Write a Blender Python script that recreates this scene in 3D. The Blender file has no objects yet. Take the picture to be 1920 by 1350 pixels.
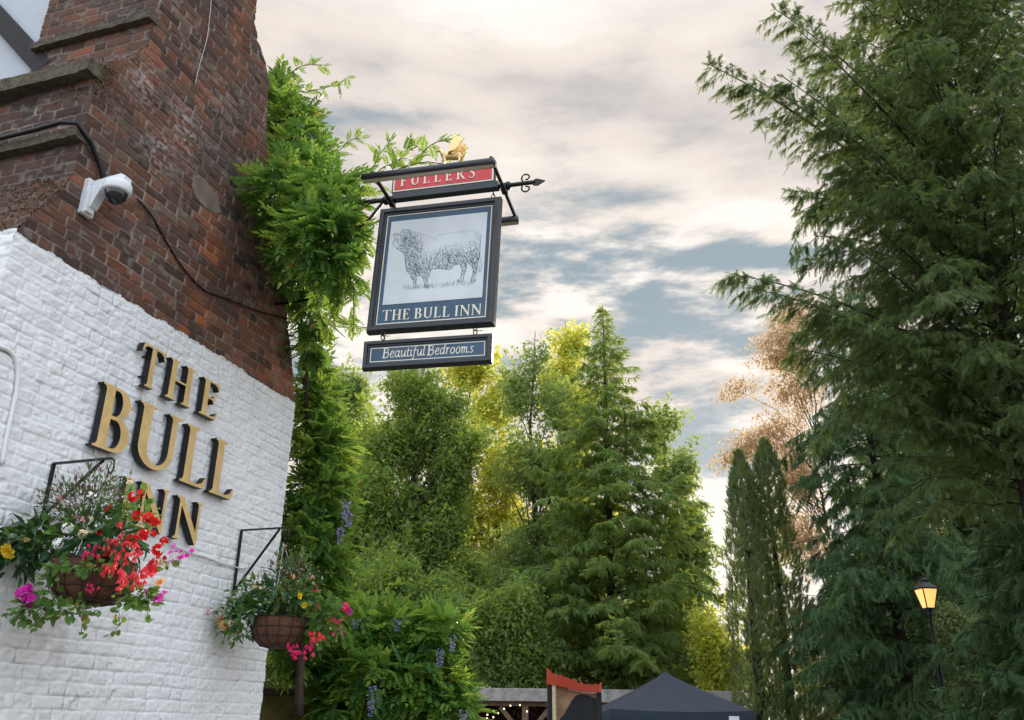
import bpy, math, numpy as np
from mathutils import Vector, Matrix
rng = np.random.default_rng(7)
SC = bpy.context.scene
COL = SC.collection

# ------------------------------------------------------------------ camera
FPX = 1650.0                                   # focal length in photo pixels (1920 wide)
EYE = np.array([0, 0, 1.6])
_u = np.array([54/FPX, 3991/FPX, 1.0]); _u /= np.linalg.norm(_u)
_c = _u[2]; _cp = math.sqrt(1-_c*_c); _ro = math.asin(_u[0]/_cp)
_R0 = np.array([1, 0, 0.]); _U0 = np.array([0, -_c, _cp]); CF = np.array([0, _cp, _c])
CR = math.cos(_ro)*_R0+math.sin(_ro)*_U0; CU = -math.sin(_ro)*_R0+math.cos(_ro)*_U0
cam = bpy.data.cameras.new("camera"); camo = bpy.data.objects.new("camera", cam); COL.objects.link(camo)
cam.sensor_width = 36; cam.lens = FPX/1920*36; cam.clip_start = 0.05; cam.clip_end = 3000
M = Matrix.Identity(4)
for i in range(3):
    M[i][0] = CR[i]; M[i][1] = CU[i]; M[i][2] = -CF[i]; M[i][3] = EYE[i]
camo.matrix_world = M
SC.camera = camo
SC.render.resolution_x = 1024; SC.render.resolution_y = 720

def ray(x, y): return CR*((x-960)/FPX)-CU*((y-675)/FPX)+CF
def at(x, y, Y):                               # the point seen at photo pixel x, y that lies Y metres north of the camera
    r = ray(x, y); return EYE+r*(Y/r[1])

# ------------------------------------------------------------------ node helpers
class NT:
    def __init__(s, tree): s.t = tree; s.n = tree.nodes; s.l = tree.links
    def node(s, kind, **kw):
        n = s.n.new(kind)
        for k, v in kw.items():
            if k.startswith('i_'): s.put(n.inputs[k[2:].replace('_', ' ')], v)
            else: setattr(n, k, v)
        return n
    def put(s, sock, v):
        if isinstance(v, bpy.types.NodeSocket): s.l.new(v, sock)
        elif v is not None: sock.default_value = v
    def m(s, op, a, b=None, c=None, clamp=False):
        n = s.n.new('ShaderNodeMath'); n.operation = op; n.use_clamp = clamp
        for i, v in enumerate((a, b, c)):
            if v is not None: s.put(n.inputs[i], v)
        return n.outputs[0]
    def mix(s, f, a, b, blend='MIX'):
        n = s.n.new('ShaderNodeMix'); n.data_type = 'RGBA'; n.blend_type = blend
        s.put(n.inputs[0], f)
        for i, v in ((6, a), (7, b)):
            if isinstance(v, tuple) and len(v) == 3: v = (*v, 1)
            s.put(n.inputs[i], v)
        return n.outputs[2]
    def ss(s, x, lo, hi, a=0.0, b=1.0):
        n = s.n.new('ShaderNodeMapRange'); n.interpolation_type = 'SMOOTHSTEP'
        for i, v in enumerate((x, lo, hi, a, b)): s.put(n.inputs[i], v)
        return n.outputs[0]
    def noise(s, vec, scale, detail=4, rough=.55, dist=0.0):
        n = s.node('ShaderNodeTexNoise'); s.put(n.inputs['Vector'], vec)
        n.inputs['Scale'].default_value = scale; n.inputs['Detail'].default_value = detail
        n.inputs['Roughness'].default_value = rough; n.inputs['Distortion'].default_value = dist
        return n

# ------------------------------------------------------------------ world and sun
SUN_AZ, SUN_EL = 16.0, 21.0                    # clockwise from the view heading (+Y)
wd = bpy.data.worlds.new("World"); SC.world = wd; wd.use_nodes = True
W = NT(wd.node_tree); W.n.clear()
tc = W.node('ShaderNodeTexCoord').outputs['Generated']
sep = W.node('ShaderNodeSeparateXYZ'); W.put(sep.inputs[0], tc)
X, Y_, Z = sep.outputs
front = W.ss(Y_, .15, .35)
ys = W.m('MAXIMUM', Y_, .12)
n_w = W.noise(tc, 4.0, 1, .5)
wv = W.node('ShaderNodeVectorMath', operation='MULTIPLY_ADD'); W.put(wv.inputs[0], n_w.outputs['Color']); wv.inputs[1].default_value = (.13, .08, 0); wv.inputs[2].default_value = (-.065, -.04, 0)
cxy = W.node('ShaderNodeCombineXYZ'); W.put(cxy.inputs[0], W.m('DIVIDE', X, ys)); W.put(cxy.inputs[1], W.m('DIVIDE', Z, ys))
_a = W.node('ShaderNodeVectorMath', operation='ADD'); W.put(_a.inputs[0], cxy.outputs[0]); W.put(_a.inputs[1], wv.outputs[0]); UVP = _a.outputs[0]
vv = W.m('DIVIDE', Z, ys)
def blob(px, py, rx, ry, wt, slope=0.0):
    r = ray(px, py); u0 = r[0]/r[1]; v0 = r[2]/r[1]; k = 1/FPX/CF[1]
    q = W.node('ShaderNodeVectorMath', operation='MULTIPLY_ADD'); W.put(q.inputs[0], UVP); q.inputs[1].default_value = (1/(rx*k), 1/(ry*k), 0); q.inputs[2].default_value = (-u0/(rx*k), -v0/(ry*k), 0)
    d = W.node('ShaderNodeVectorMath', operation='DOT_PRODUCT'); W.put(d.inputs[0], q.outputs[0]); W.put(d.inputs[1], q.outputs[0])
    return (W.m('POWER', .36788, d.outputs['Value']), wt)
def addall(L):
    t = 0.0
    for q, w in L: t = W.m('MULTIPLY_ADD', q, w, t)
    return W.m('MULTIPLY', t, front)
mp = W.node('ShaderNodeMapping'); W.put(mp.inputs[0], tc); mp.inputs['Scale'].default_value = (1, 1, 2.0)
mp.inputs['Location'].default_value = (.3, .1, .55); mp.inputs['Rotation'].default_value = (0, math.radians(-10), 0)
mp2 = W.node('ShaderNodeMapping'); W.put(mp2.inputs[0], tc); mp2.inputs['Scale'].default_value = (1, 1, 3.6)
mp2.inputs['Rotation'].default_value = (0, math.radians(5), 0)
fb1 = W.noise(mp.outputs[0], 3.0, 3, .50).outputs['Fac']
fb2 = W.noise(mp2.outputs[0], 9.5, 5, .60).outputs['Fac']
puff = W.ss(vv, .70, .50, .40, 1.0)
f2 = W.m('MULTIPLY', W.m('SUBTRACT', fb2, .5), puff); f1 = W.m('SUBTRACT', fb1, .5); fb3 = fb1
gap = addall([blob(1500, 470, 170, 34, .55), blob(1190, 366, 120, 22, .22), blob(1240, 440, 330, 80, .13), blob(1180, 560, 320, 130, .30), blob(1340, 830, 160, 75, .70),
              blob(650, 740, 120, 60, .45), blob(1360, 620, 130, 50, .25), blob(1000, 420, 90, 80, .2), blob(730, 215, 150, 26, .2), blob(1410, 990, 280, 60, -.5), blob(1400, 390, 140, 28, -.25)])
cov = W.ss(W.m('SUBTRACT', W.m('ADD', W.m('MULTIPLY', f2, 1.75), W.m('MULTIPLY', f1, .45)), gap), -.46, -.06)
brt = addall([blob(1440, 385, 190, 55, .26), blob(1120, 310, 230, 60, .20), blob(1430, 960, 250, 150, .55), blob(1430, 650, 160, 130, .12), blob(660, 640, 170, 170, .22), blob(1150, 480, 250, 130, .16),
              blob(1190, 190, 190, 45, -.13), blob(980, 170, 150, 40, -.10), blob(700, 110, 140, 50, -.10), blob(730, 230, 130, 40, -.10), blob(1230, 610, 130, 50, -.20), blob(900, 60, 280, 110, .20), blob(1250, 80, 200, 60, .08)])
lum = W.m('ADD', W.m('ADD', W.m('MULTIPLY', f2, 1.1), W.m('MULTIPLY', f1, .75)), brt)
cc = W.mix(W.ss(lum, -.22, .06), (.55, .52, .51), (.81, .735, .675))
cc = W.mix(W.ss(lum, .02, .30), cc, (1.0, .935, .865))
sky = W.node('ShaderNodeTexSky'); sky.sky_type = 'NISHITA'; sky.sun_disc = False
sky.sun_elevation = math.radians(SUN_EL); sky.sun_rotation = math.radians(SUN_AZ); sky.air_density = 1.0; sky.dust_density = .4
skc = W.mix(1.0, sky.outputs[0], (.030, .030, .030), 'MULTIPLY')
blue = W.mix(W.ss(vv, .16, .50), (.53, .61, .65), (.37, .475, .54))
blue = W.mix(.30, blue, skc)
col = W.mix(cov, blue, cc)
# unseen sky above and behind the viewer, brightened to fill the white wall
hi = W.m('MAXIMUM', W.ss(Z, .66, .92), W.m('MULTIPLY', W.ss(Y_, .3, -.5), W.ss(Z, -.05, .25)))
col = W.mix(hi, col, W.mix(fb3, (1.25, 1.4, 1.6), (2.0, 2.15, 2.35)))
col = W.mix(W.ss(Z, -.02, -.10), col, (.12, .13, .10))
bg = W.node('ShaderNodeBackground'); W.put(bg.inputs[0], col); bg.inputs[1].default_value = 1.0
W.l.new(bg.outputs[0], W.node('ShaderNodeOutputWorld').inputs[0])
sl = bpy.data.lights.new("sun", 'SUN'); sl.energy = 5.0; sl.angle = math.radians(.6); sl.color = (1, .86, .66)
so = bpy.data.objects.new("sun", sl); COL.objects.link(so)
_sd = Vector((math.sin(math.radians(SUN_AZ))*math.cos(math.radians(SUN_EL)), math.cos(math.radians(SUN_AZ))*math.cos(math.radians(SUN_EL)), math.sin(math.radians(SUN_EL))))
so.rotation_euler = _sd.to_track_quat('Z', 'Y').to_euler(); so.location = (6, 30, 20)
SC.view_settings.view_transform = 'Standard'; SC.view_settings.look = 'None'; SC.view_settings.exposure = 0.14; SC.view_settings.gamma = 1
wd.cycles.sampling_method = 'MANUAL'; wd.cycles.sample_map_resolution = 512
SC.cycles.max_bounces = 6; SC.cycles.diffuse_bounces = 3; SC.cycles.glossy_bounces = 2; SC.cycles.sample_clamp_indirect = 4; SC.cycles.transmission_bounces = 4; SC.cycles.use_denoising = True

# ------------------------------------------------------------------ materials
MATS = {}
def mat(name, col=(.5, .5, .5), rough=.6, metal=0.0, spec=.4, var=0.0, vscale=20, bump=0.0, emit=None, estr=0.0, coord='Object', col2=None):
    if name in MATS: return MATS[name]
    m = bpy.data.materials.new(name); m.use_nodes = True; T = NT(m.node_tree); b = T.n['Principled BSDF']
    b.inputs['Roughness'].default_value = rough; b.inputs['Metallic'].default_value = metal
    b.inputs['Specular IOR Level'].default_value = spec
    co = T.node('ShaderNodeTexCoord').outputs[coord]
    nz = T.noise(co, vscale, 5, .6)
    c2 = col2 or tuple(c*(1-var) for c in col)
    f = T.ss(nz.outputs['Fac'], .35, .68)
    T.put(b.inputs['Base Color'], T.mix(f, col, c2))
    if bump:
        bp = T.node('ShaderNodeBump'); bp.inputs['Strength'].default_value = bump; bp.inputs['Distance'].default_value = .01
        T.put(bp.inputs['Height'], T.noise(co, vscale*2.5, 4, .6).outputs['Fac']); T.put(b.inputs['Normal'], bp.outputs[0])
    if emit:
        b.inputs['Emission Color'].default_value = (*emit, 1); b.inputs['Emission Strength'].default_value = estr
    MATS[name] = m; return m
def leafmat(name, c1, c2, tr, amt=.45, rough=.5, spec=.3, c3=None, c3at=.93):
    if name in MATS: return MATS[name]
    m = bpy.data.materials.new(name); m.use_nodes = True; T = NT(m.node_tree); b = T.n['Principled BSDF']
    g = T.node('ShaderNodeNewGeometry').outputs['Random Per Island']
    co = T.node('ShaderNodeTexCoord').outputs['Object']
    big = T.noise(co, .9, 2, .5).outputs['Fac']
    f = T.m('ADD', T.m('MULTIPLY', g, .6), T.m('MULTIPLY', T.ss(big, .35, .65), .4))
    c = T.mix(f, c1, c2)
    tcx = T.mix(f, tuple(k*.75 for k in tr), tr)
    if c3:
        s3 = T.m('GREATER_THAN', g, c3at); c = T.mix(s3, c, c3); tcx = T.mix(s3, tcx, tuple(min(1, k*2) for k in c3))
    T.put(b.inputs['Base Color'], c); b.inputs['Roughness'].default_value = rough; b.inputs['Specular IOR Level'].default_value = spec
    t = T.node('ShaderNodeBsdfTranslucent'); T.put(t.inputs[0], tcx)
    mx = T.node('ShaderNodeMixShader'); mx.inputs[0].default_value = amt
    T.l.new(b.outputs[0], mx.inputs[1]); T.l.new(t.outputs[0], mx.inputs[2])
    T.l.new(mx.outputs[0], T.n['Material Output'].inputs[0])
    MATS[name] = m; return m
def attrmat(name, rough, bumps, micro=.25, spec=.3):
    m = bpy.data.materials.new(name); m.use_nodes = True; T = NT(m.node_tree); b = T.n['Principled BSDF']
    a = T.node('ShaderNodeAttribute', attribute_name='tint').outputs['Color']
    co = T.node('ShaderNodeTexCoord').outputs['Object']
    n1 = T.noise(co, 90, 5, .65).outputs['Fac']
    T.put(b.inputs['Base Color'], T.mix(1.0, a, T.mix(n1, (1-micro,)*3, (1+micro,)*3), 'MULTIPLY'))
    b.inputs['Roughness'].default_value = rough; b.inputs['Specular IOR Level'].default_value = spec
    bp = T.node('ShaderNodeBump'); bp.inputs['Strength'].default_value = bumps; bp.inputs['Distance'].default_value = .004
    T.put(bp.inputs['Height'], n1); T.put(b.inputs['Normal'], bp.outputs[0])
    MATS[name] = m; return m

# ------------------------------------------------------------------ object helpers
def wloc(o):
    v = Vector((0, 0, 0))
    while o is not None: v = v+o.location; o = o.parent
    return v
def tag(o, label=None, cat=None, group=None, kind=None):
    if label: o['label'] = label
    if cat: o['category'] = cat
    if group: o['group'] = group
    if kind: o['kind'] = kind
    return o
def empty(name, loc, label, cat, group=None):
    o = bpy.data.objects.new(name, None); COL.objects.link(o); o.location = Vector([float(c) for c in loc]); o.empty_display_size = .1
    return tag(o, label, cat, group)
def np_mesh(name, V, F, mats, parent=None, base=None, smooth=False, tint=None, midx=None):
    """one mesh object from arrays of vertices and equal-sized faces; V in world coordinates"""
    V = np.asarray(V, float); F = np.asarray(F, np.int32)
    if parent is not None: b = np.array(wloc(parent))
    else: b = np.zeros(3) if base is None else np.asarray(base, float)
    me = bpy.data.meshes.new(name); k = F.shape[1]; n = len(F)
    me.vertices.add(len(V)); me.vertices.foreach_set('co', (V-b).astype(np.float32).ravel())
    me.loops.add(n*k); me.loops.foreach_set('vertex_index', F.ravel())
    me.polygons.add(n); me.polygons.foreach_set('loop_start', np.arange(n, dtype=np.int32)*k)
    me.polygons.foreach_set('loop_total', np.full(n, k, np.int32))
    me.polygons.foreach_set('use_smooth', np.full(n, smooth))
    if midx is not None: me.polygons.foreach_set('material_index', midx)
    me.update(calc_edges=True)
    for m in (mats if isinstance(mats, (list, tuple)) else [mats]): me.materials.append(m)
    if tint is not None:
        at_ = me.attributes.new('tint', 'FLOAT_COLOR', 'POINT'); c = np.ones((len(V), 4), np.float32); c[:, :3] = tint
        at_.data.foreach_set('color', c.ravel())
    o = bpy.data.objects.new(name, me); COL.objects.link(o)
    if parent is not None: o.parent = parent
    else: o.location = Vector([float(q) for q in b])
    return o
def nrm(a):
    a = np.asarray(a, float); return a/np.maximum(np.linalg.norm(a, axis=-1, keepdims=True), 1e-9)
class MB:
    def __init__(s): s.v = []; s.f = []
    def add(s, V, F):
        o = len(s.v); s.v += [tuple(float(c) for c in p) for p in V]; s.f += [tuple(i+o for i in q) for q in F]; return s
    def box(s, c, ax, ay, az, bev=0.0):
        """centre, three half-axis vectors"""
        c, ax, ay, az = map(np.asarray, (c, ax, ay, az))
        if bev <= 0:
            V = [c+sx*ax+sy*ay+sz*az for sz in (-1, 1) for sy in (-1, 1) for sx in (-1, 1)]
            return s.add(V, [(0, 2, 3, 1), (4, 5, 7, 6), (0, 1, 5, 4), (2, 6, 7, 3), (0, 4, 6, 2), (1, 3, 7, 5)])
        la, lb, lc = (np.linalg.norm(q) for q in (ax, ay, az)); V = []; F = []
        for sz, k in ((-1, 1), (-1, 0), (1, 0), (1, 1)):
            i1, i2 = (1-bev/la, 1-bev/lb) if k else (1, 1); zz = sz*(1 if k else 1-bev/lc)
            for sx, sy in ((-1, -1), (1, -1), (1, 1), (-1, 1)): V.append(c+sx*i1*ax+sy*i2*ay+zz*az)
        F = [(3, 2, 1, 0), (12, 13, 14, 15)]
        for r in range(3):
            for q in range(4): F.append((r*4+q, r*4+(q+1) % 4, r*4+4+(q+1) % 4, r*4+4+q))
        return s.add(V, F)
    def tube(s, pts, rad, n=8, cap=True, flat=None):
        P = [np.asarray(p, float) for p in pts]; rad = rad if hasattr(rad, '__len__') else [rad]*len(P)
        up = np.array([0, 0, 1.0]); V = []; F = []; prev = None
        for i, p in enumerate(P):
            d = nrm(P[min(i+1, len(P)-1)]-P[max(i-1, 0)])
            a = np.cross(d, up) if prev is None else prev-d*(prev@d)
            if np.linalg.norm(a) < 1e-3: a = np.cross(d, [1, 0, 0])
            a = nrm(a); prev = a; b = np.cross(d, a)
            for k in range(n):
                t = 2*math.pi*(k+.5)/n; V.append(p+rad[i]*(math.cos(t)*a+math.sin(t)*b))
        for i in range(len(P)-1):
            for k in range(n): F.append((i*n+k, i*n+(k+1) % n, (i+1)*n+(k+1) % n, (i+1)*n+k))
        if cap: F.append(tuple(range(n-1, -1, -1))); F.append(tuple((len(P)-1)*n+k for k in range(n)))
        return s.add(V, F)
    def lathe(s, c, prof, n=24, ax=(0, 0, 1)):
        """profile (radius, height) about an axis"""
        az = nrm(ax); a = nrm(np.cross(az, [0.3, 1, 0.1])); b = np.cross(az, a); V = []; F = []
        for r, h in prof:
            for k in range(n):
                t = 2*math.pi*k/n; V.append(np.asarray(c)+az*h+r*(math.cos(t)*a+math.sin(t)*b))
        for i in range(len(prof)-1):
            for k in range(n): F.append((i*n+k, i*n+(k+1) % n, (i+1)*n+(k+1) % n, (i+1)*n+k))
        return s.add(V, F)
    def prism(s, poly, d0, d1, fr):
        """polygon [(a,b)] in frame fr(a,b,off) extruded from off d0 to d1"""
        n = len(poly); V = [fr(a, b, d0) for a, b in poly]+[fr(a, b, d1) for a, b in poly]
        F = [tuple(range(n-1, -1, -1)), tuple(range(n, 2*n))]+[(i, (i+1) % n, n+(i+1) % n, n+i) for i in range(n)]
        return s.add(V, F)
    def build(s, name, m, parent=None, base=None, smooth=False):
        b = np.array(wloc(parent)) if parent is not None else (np.zeros(3) if base is None else np.asarray(base, float))
        me = bpy.data.meshes.new(name); me.from_pydata([tuple(np.array(p)-b) for p in s.v], [], s.f)
        for q in (m if isinstance(m, (list, tuple)) else [m]): me.materials.append(q)
        if smooth:
            for p in me.polygons: p.use_smooth = len(p.vertices) <= 4
        me.update(); o = bpy.data.objects.new(name, me); COL.objects.link(o)
        if parent is not None: o.parent = parent
        else: o.location = Vector([float(q) for q in b])
        return o
def vnoise(x, y, seed=0):
    """smooth value noise in -1..1"""
    x = np.asarray(x, float); y = np.asarray(y, float); xi = np.floor(x).astype(np.int64); yi = np.floor(y).astype(np.int64)
    fx = x-xi; fy = y-yi; fx = fx*fx*(3-2*fx); fy = fy*fy*(3-2*fy)
    def h(a, b): return hsh(a, b, seed)*2-1
    return (h(xi, yi)*(1-fx)+h(xi+1, yi)*fx)*(1-fy)+(h(xi, yi+1)*(1-fx)+h(xi+1, yi+1)*fx)*fy
def hsh(a, b, seed=0):
    q = (np.asarray(a).astype(np.int64)*374761393+np.asarray(b).astype(np.int64)*668265263+seed*2147483647+12345) & 0xffffffff
    q = ((q ^ (q >> 13))*1274126177) & 0xffffffff; q = (q ^ (q >> 16)) & 0xffffffff
    q = (q*2246822519) & 0xffffffff; q = q ^ (q >> 15)
    return (q & 0xffffff)/float(0xffffff)
def sstep(x, a, b): t = np.clip((x-a)/(b-a), 0, 1); return t*t*(3-2*t)
def inpoly(x, y, poly):
    c = np.zeros(x.shape, bool); n = len(poly)
    for i in range(n):
        x0, y0 = poly[i]; x1, y1 = poly[(i+1) % n]
        if y0 == y1: continue
        c ^= ((y0 > y) != (y1 > y)) & (x < (x1-x0)*(y-y0)/(y1-y0)+x0)
    return c

# ================================================================== THE PUB GABLE WALL
_r = ray(1549, 1364); WAZ = math.atan2(_r[0], _r[1])
WD = np.array([math.sin(WAZ), math.cos(WAZ), 0]); WN = np.array([math.cos(WAZ), -math.sin(WAZ), 0]); DW = 4.0
def wp(s, z, off=0.0): return WD*s+WN*(-DW+off)+np.array([0, 0, z])
def wpix(x, y, off=0.0):                       # photo pixel -> wall coordinates s, z
    r = ray(x, y); t = -(DW-off)/(r@WN); p = EYE+r*t; return p@WD, p[2]
def bricks(u, v, seed, Hc=.0745, mort=.0065, wob=.004):
    u = np.asarray(u)
    v = v+wob*vnoise(u*2.2, v*5, seed)+wob*.8*vnoise(u*7, v*11, seed+3)
    row = np.floor(v/Hc); fr = (v/Hc-row)*Hc
    per = .337; off = hsh(row, row*0, seed+1)*.12+(row % 2)*.168
    x = u+off+.004*vnoise(u*9, v*9, seed+5); cell = np.floor(x/per); fx = x-cell*per
    head = fx > .225; bid = cell*2+head; lo = np.where(head, .225, 0.); hi = np.where(head, per, .225)
    r1 = hsh(bid, row, seed+7); r2 = hsh(bid, row, seed+9); r3 = hsh(bid, row, seed+11)
    dx = np.minimum(fx-lo, hi-fx)-.0008; dv = np.minimum(fr, Hc-fr)
    mt = mort*(1+.5*vnoise(u*11, v*14, seed+13)); e = np.minimum(dx, dv+.001)
    return e-mt*.8, r1, r2, r3, row, fr/Hc, (fx-lo)/(hi-lo)
def sheet(u0, u1, v0, v1, st, poly, fn, fr, name, m, parent):
    nu = int((u1-u0)/st)+1; nv = int((v1-v0)/st)+1
    U, V = np.meshgrid(np.linspace(u0, u1, nu), np.linspace(v0, v1, nv)); h, c = fn(U, V)
    P = fr(U, V, h)
    idx = np.arange(nu*nv).reshape(nv, nu); F = np.stack([idx[:-1, :-1], idx[:-1, 1:], idx[1:, 1:], idx[1:, :-1]], -1)
    if poly is not None:
        cu = (U[:-1, :-1]+U[1:, 1:])/2; cv = (V[:-1, :-1]+V[1:, 1:])/2; F = F[inpoly(cu, cv, poly)]
    F = F.reshape(-1, 4); used = np.zeros(nu*nv, bool); used[F.ravel()] = True; rm = np.cumsum(used)-1
    return P.reshape(-1, 3)[used], rm[F], c.reshape(-1, 3)[used]
def white_fn(U, V):
    e, r1, r2, r3, row, fy, fx = bricks(U, V, 11, wob=.006)
    q = sstep(e, -.005, .008)
    fill = sstep(vnoise(U*3.1, V*4.7, 21)+.35*vnoise(U*12, V*17, 22), -.25, .45)*.75     # joints choked with paint
    h = -.0075*(1-q)*(1-.65*fill)+.0038*(r1-.5)+.0045*(fy-.5)*(r2-.3)+.003*vnoise(U*25, V*33, 23)+.0018*vnoise(U*70, V*80, 24)+.004*vnoise(U*6, V*8, 25)
    h -= .0045*sstep(vnoise(U*30, V*44, 26), .62, .85)
    cav = (1-sstep(e, -.007, .0015))*(1-fill)*(.45+.55*sstep(vnoise(U*5, V*23, 27), -.3, .35))*(.35+.65*(fy < .5))
    c = np.array([.80, .815, .83])*(1+.035*vnoise(U*2, V*2.5, 28)+.02*vnoise(U*17, V*9, 29))[..., None]
    c = c*(1-cav[..., None]*.62)
    dirt = sstep(vnoise(U*3.5, V*1.1, 31)+.5*vnoise(U*20, V*14, 32), .55, 1.2)[..., None]*.35
    c = c*(1-dirt)+np.array([.42, .40, .37])*dirt
    st = (sstep(vnoise(U*9, V*.8, 33)+.5*vnoise(U*31, V*2.2, 34), .25, 1.0)*.16+sstep(vnoise(U*1.4, V*1.6, 35), .1, .8)*.07)[..., None]
    c = c*(1-st)+np.array([.45, .47, .50])*st
    chip = sstep(vnoise(U*33, V*41, 36)+.6*vnoise(U*4, V*4, 37), 1.1, 1.25)[..., None]*.4
    c = c*(1-chip)+np.array([.30, .22, .18])*chip
    return h, c
PAL = np.array([[.068, .050, .045], [.092, .058, .047], [.112, .067, .052], [.130, .072, .052], [.105, .082, .068], [.140, .075, .054], [.088, .066, .057], [.170, .080, .052]])*np.array([1.18, 1.0, .90])
def brick_fn_gen(seed, orange=None, eff=None, stone=None, wob=.004):
    def fn(U, V):
        e, r1, r2, r3, row, fy, fx = bricks(U, V, seed, wob=wob)
        q = sstep(e, -.0025, .0035)
        h = -.010*(1-q)+.006*(r1-.5)+.002*vnoise(U*40, V*60, seed+2)+.003*vnoise(U*11, V*15, seed+4)
        k = np.minimum((r2**1.25*7.4).astype(int), 7)
        c = PAL[k]*(.75+.6*r3)[..., None]
        if orange is not None:
            w = .75*orange(U, V)*sstep(r1+.3*vnoise(U*8, V*8, seed+8), .25, .5)
            c = c*(1-w[..., None])+np.array([.36, .115, .045])*(.7+.5*r3)[..., None]*w[..., None]
        soot = sstep(vnoise(U*1.7, V*1.9, seed+20)+.5*vnoise(U*6, V*7, seed+21), -.3, .9)*.55
        c = c*(1-soot[..., None])+np.array([.055, .047, .044])*soot[..., None]
        lich = sstep(vnoise(U*26, V*31, seed+22)+.6*vnoise(U*5, V*4, seed+23), .55, 1.05)*.45
        c = c*(1-lich[..., None])+np.array([.23, .215, .195])*lich[..., None]
        if eff is not None:
            w = (eff(U, V)*sstep(vnoise(U*38, V*55, seed+24), -.1, .5))[..., None]*.5; c = c*(1-w)+np.array([.50, .47, .48])*w
        mort = (1-sstep(e, -.0030, .0025))*(.75+.25*vnoise(U*6, V*13, seed+25)); deep = (fy > .5)*.35
        mc = np.array([.31, .275, .245])*(1+.35*vnoise(U*4, V*5, seed+26))[..., None]*(1-.25*deep)[..., None]
        mort = mort[..., None]*sstep(vnoise(U*9, V*19, seed+27), -.9, -.1)[..., None]
        c = c*(1-mort)+mc*mort
        if stone is not None:
            w = stone(U, V)[..., None]; c = c*(1-w)+np.array([.19, .145, .12])*(1+.35*vnoise(U*13, V*13, 77))[..., None]*w; h = h*(1-w[..., 0])+.004*w[..., 0]
        return h, np.clip(c, .01, 1)
    return fn
ZT = 4.11; ZTOP = 8.4; S0 = 3.178; S1 = 6.14; S2 = 3.455; S3 = 3.80; DEP = 1.06
PROF_R = [(S1, ZT+.03), (6.05, 4.35), (5.98, 4.52), (5.80, 4.95), (5.66, 5.28), (5.50, 5.60), (5.345, 5.98), (5.24, 6.24), (5.20, 6.50), (5.17, 6.75), (5.09, 6.88), (4.95, 7.0), (4.87, 7.13), (4.84, 7.4), (4.82, ZTOP)]
PROF_L = [(S3, ZTOP), (S3, 5.97), (3.64, 5.72), (3.50, 5.56), (S2, 5.40), (S2, 4.66), (3.30, 4.36), (S0, ZT+.02)]
pub = empty('pub_building', wp(4.6, 0), 'old brick gable end with tapering chimney stack, lower half painted white', 'building')
def ragged(s, z, a=.012): return z+a*float(vnoise(np.array(s*11.), np.array(3.3), 5))+a*.5*float(vnoise(np.array(s*37.), np.array(1.3), 6))
topline = [(s, ragged(s, ZT)) for s in np.linspace(S1, S0, 90)]
m_white = attrmat('white_masonry_paint', .62, .45, .06, .35)
m_brick = attrmat('weathered_brick', .88, .8, .38, .2)
def retframe(s0): return lambda U, V, h: WD*(s0-h)[..., None]+WN*(-DW-U)[..., None]+np.array([0, 0, 1.])*V[..., None]
def wpa(U, V, h): return WD*U[..., None]+WN*(-DW+h)[..., None]+np.array([0, 0, 1.])*V[..., None]
P1 = sheet(S0, S1, .9, ZT+.03, .0062, [(S0-.01, .8), (S1+.01, .8)]+topline, white_fn, wpa, '', None, None)
P2 = sheet(0, 1.3, .9, ZT+.02, .009, None, white_fn, retframe(S0), '', None, None)
def join(parts):
    V = []; F = []; C = []; o = 0
    for v, f, c in parts: V.append(v); F.append(f+o); C.append(c); o += len(v)
    return np.concatenate(V), np.concatenate(F), np.concatenate(C)
v, f, c = join([P1, P2]); np_mesh('painted_wall', v, f, m_white, pub, tint=c, smooth=True)
s_or = [wpix(*q) for q in ((395, 390), (398, 470), (372, 590), (365, 620))]; s_tr = wpix(450, 50)
def orange(U, V):
    w = np.zeros_like(U)
    for (a, b), rr in zip(s_or, (.10, .12, .13, .14)): w = np.maximum(w, np.exp(-((U-a)/rr)**2-((V-b)/.16)**2))
    w = np.maximum(w, .45*np.exp(-((U-s_tr[0])/.13)**2-((V-s_tr[1])/.5)**2))
    w = np.maximum(w, .55*np.exp(-((U-5.75)/.5)**2-((V-4.28)/.2)**2))
    return np.clip(w*1.5, 0, 1)
e0 = [wpix(270, 150), wpix(340, 230), wpix(352, 260), wpix(300, 285)]
def eff(U, V):
    w = np.zeros_like(U)
    for a, b in e0: w = np.maximum(w, np.exp(-((U-a)/.14)**2-((V-b)/.16)**2))
    return w
sp = [wpix(*q) for q in ((362, 326), (385, 335), (408, 372), (416, 400), (392, 398), (368, 372), (360, 345))]
def stone(U, V): return inpoly(U+.012*vnoise(U*20, V*20, 8), V+.012*vnoise(U*20, V*20, 9), sp).astype(float)
facepoly = topline[::-1]+PROF_R[1:]+PROF_L[:-1]
bf = brick_fn_gen(41, orange, eff, stone)
B = [sheet(S0, S1, ZT-.05, ZTOP, .0068, facepoly, bf, wpa, '', None, None)]
bf2 = brick_fn_gen(61)
B.append(sheet(0, DEP, 4.60, 5.44, .009, None, bf2, retframe(S2), '', None, None))
B.append(sheet(0, DEP, 5.90, ZTOP, .009, None, brick_fn_gen(71), retframe(S3), '', None, None))
def slopeframe(p0, p1):
    L = math.hypot(p1[0]-p0[0], p1[1]-p0[1]); ds, dz = (p1[0]-p0[0])/L, (p1[1]-p0[1])/L
    return L, lambda U, V, h: WD*(p0[0]+V*ds-h*dz)[..., None]+WN*(-DW-U)[..., None]+np.array([0, 0, 1.])*(p0[1]+V*dz+h*ds)[..., None]
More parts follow.
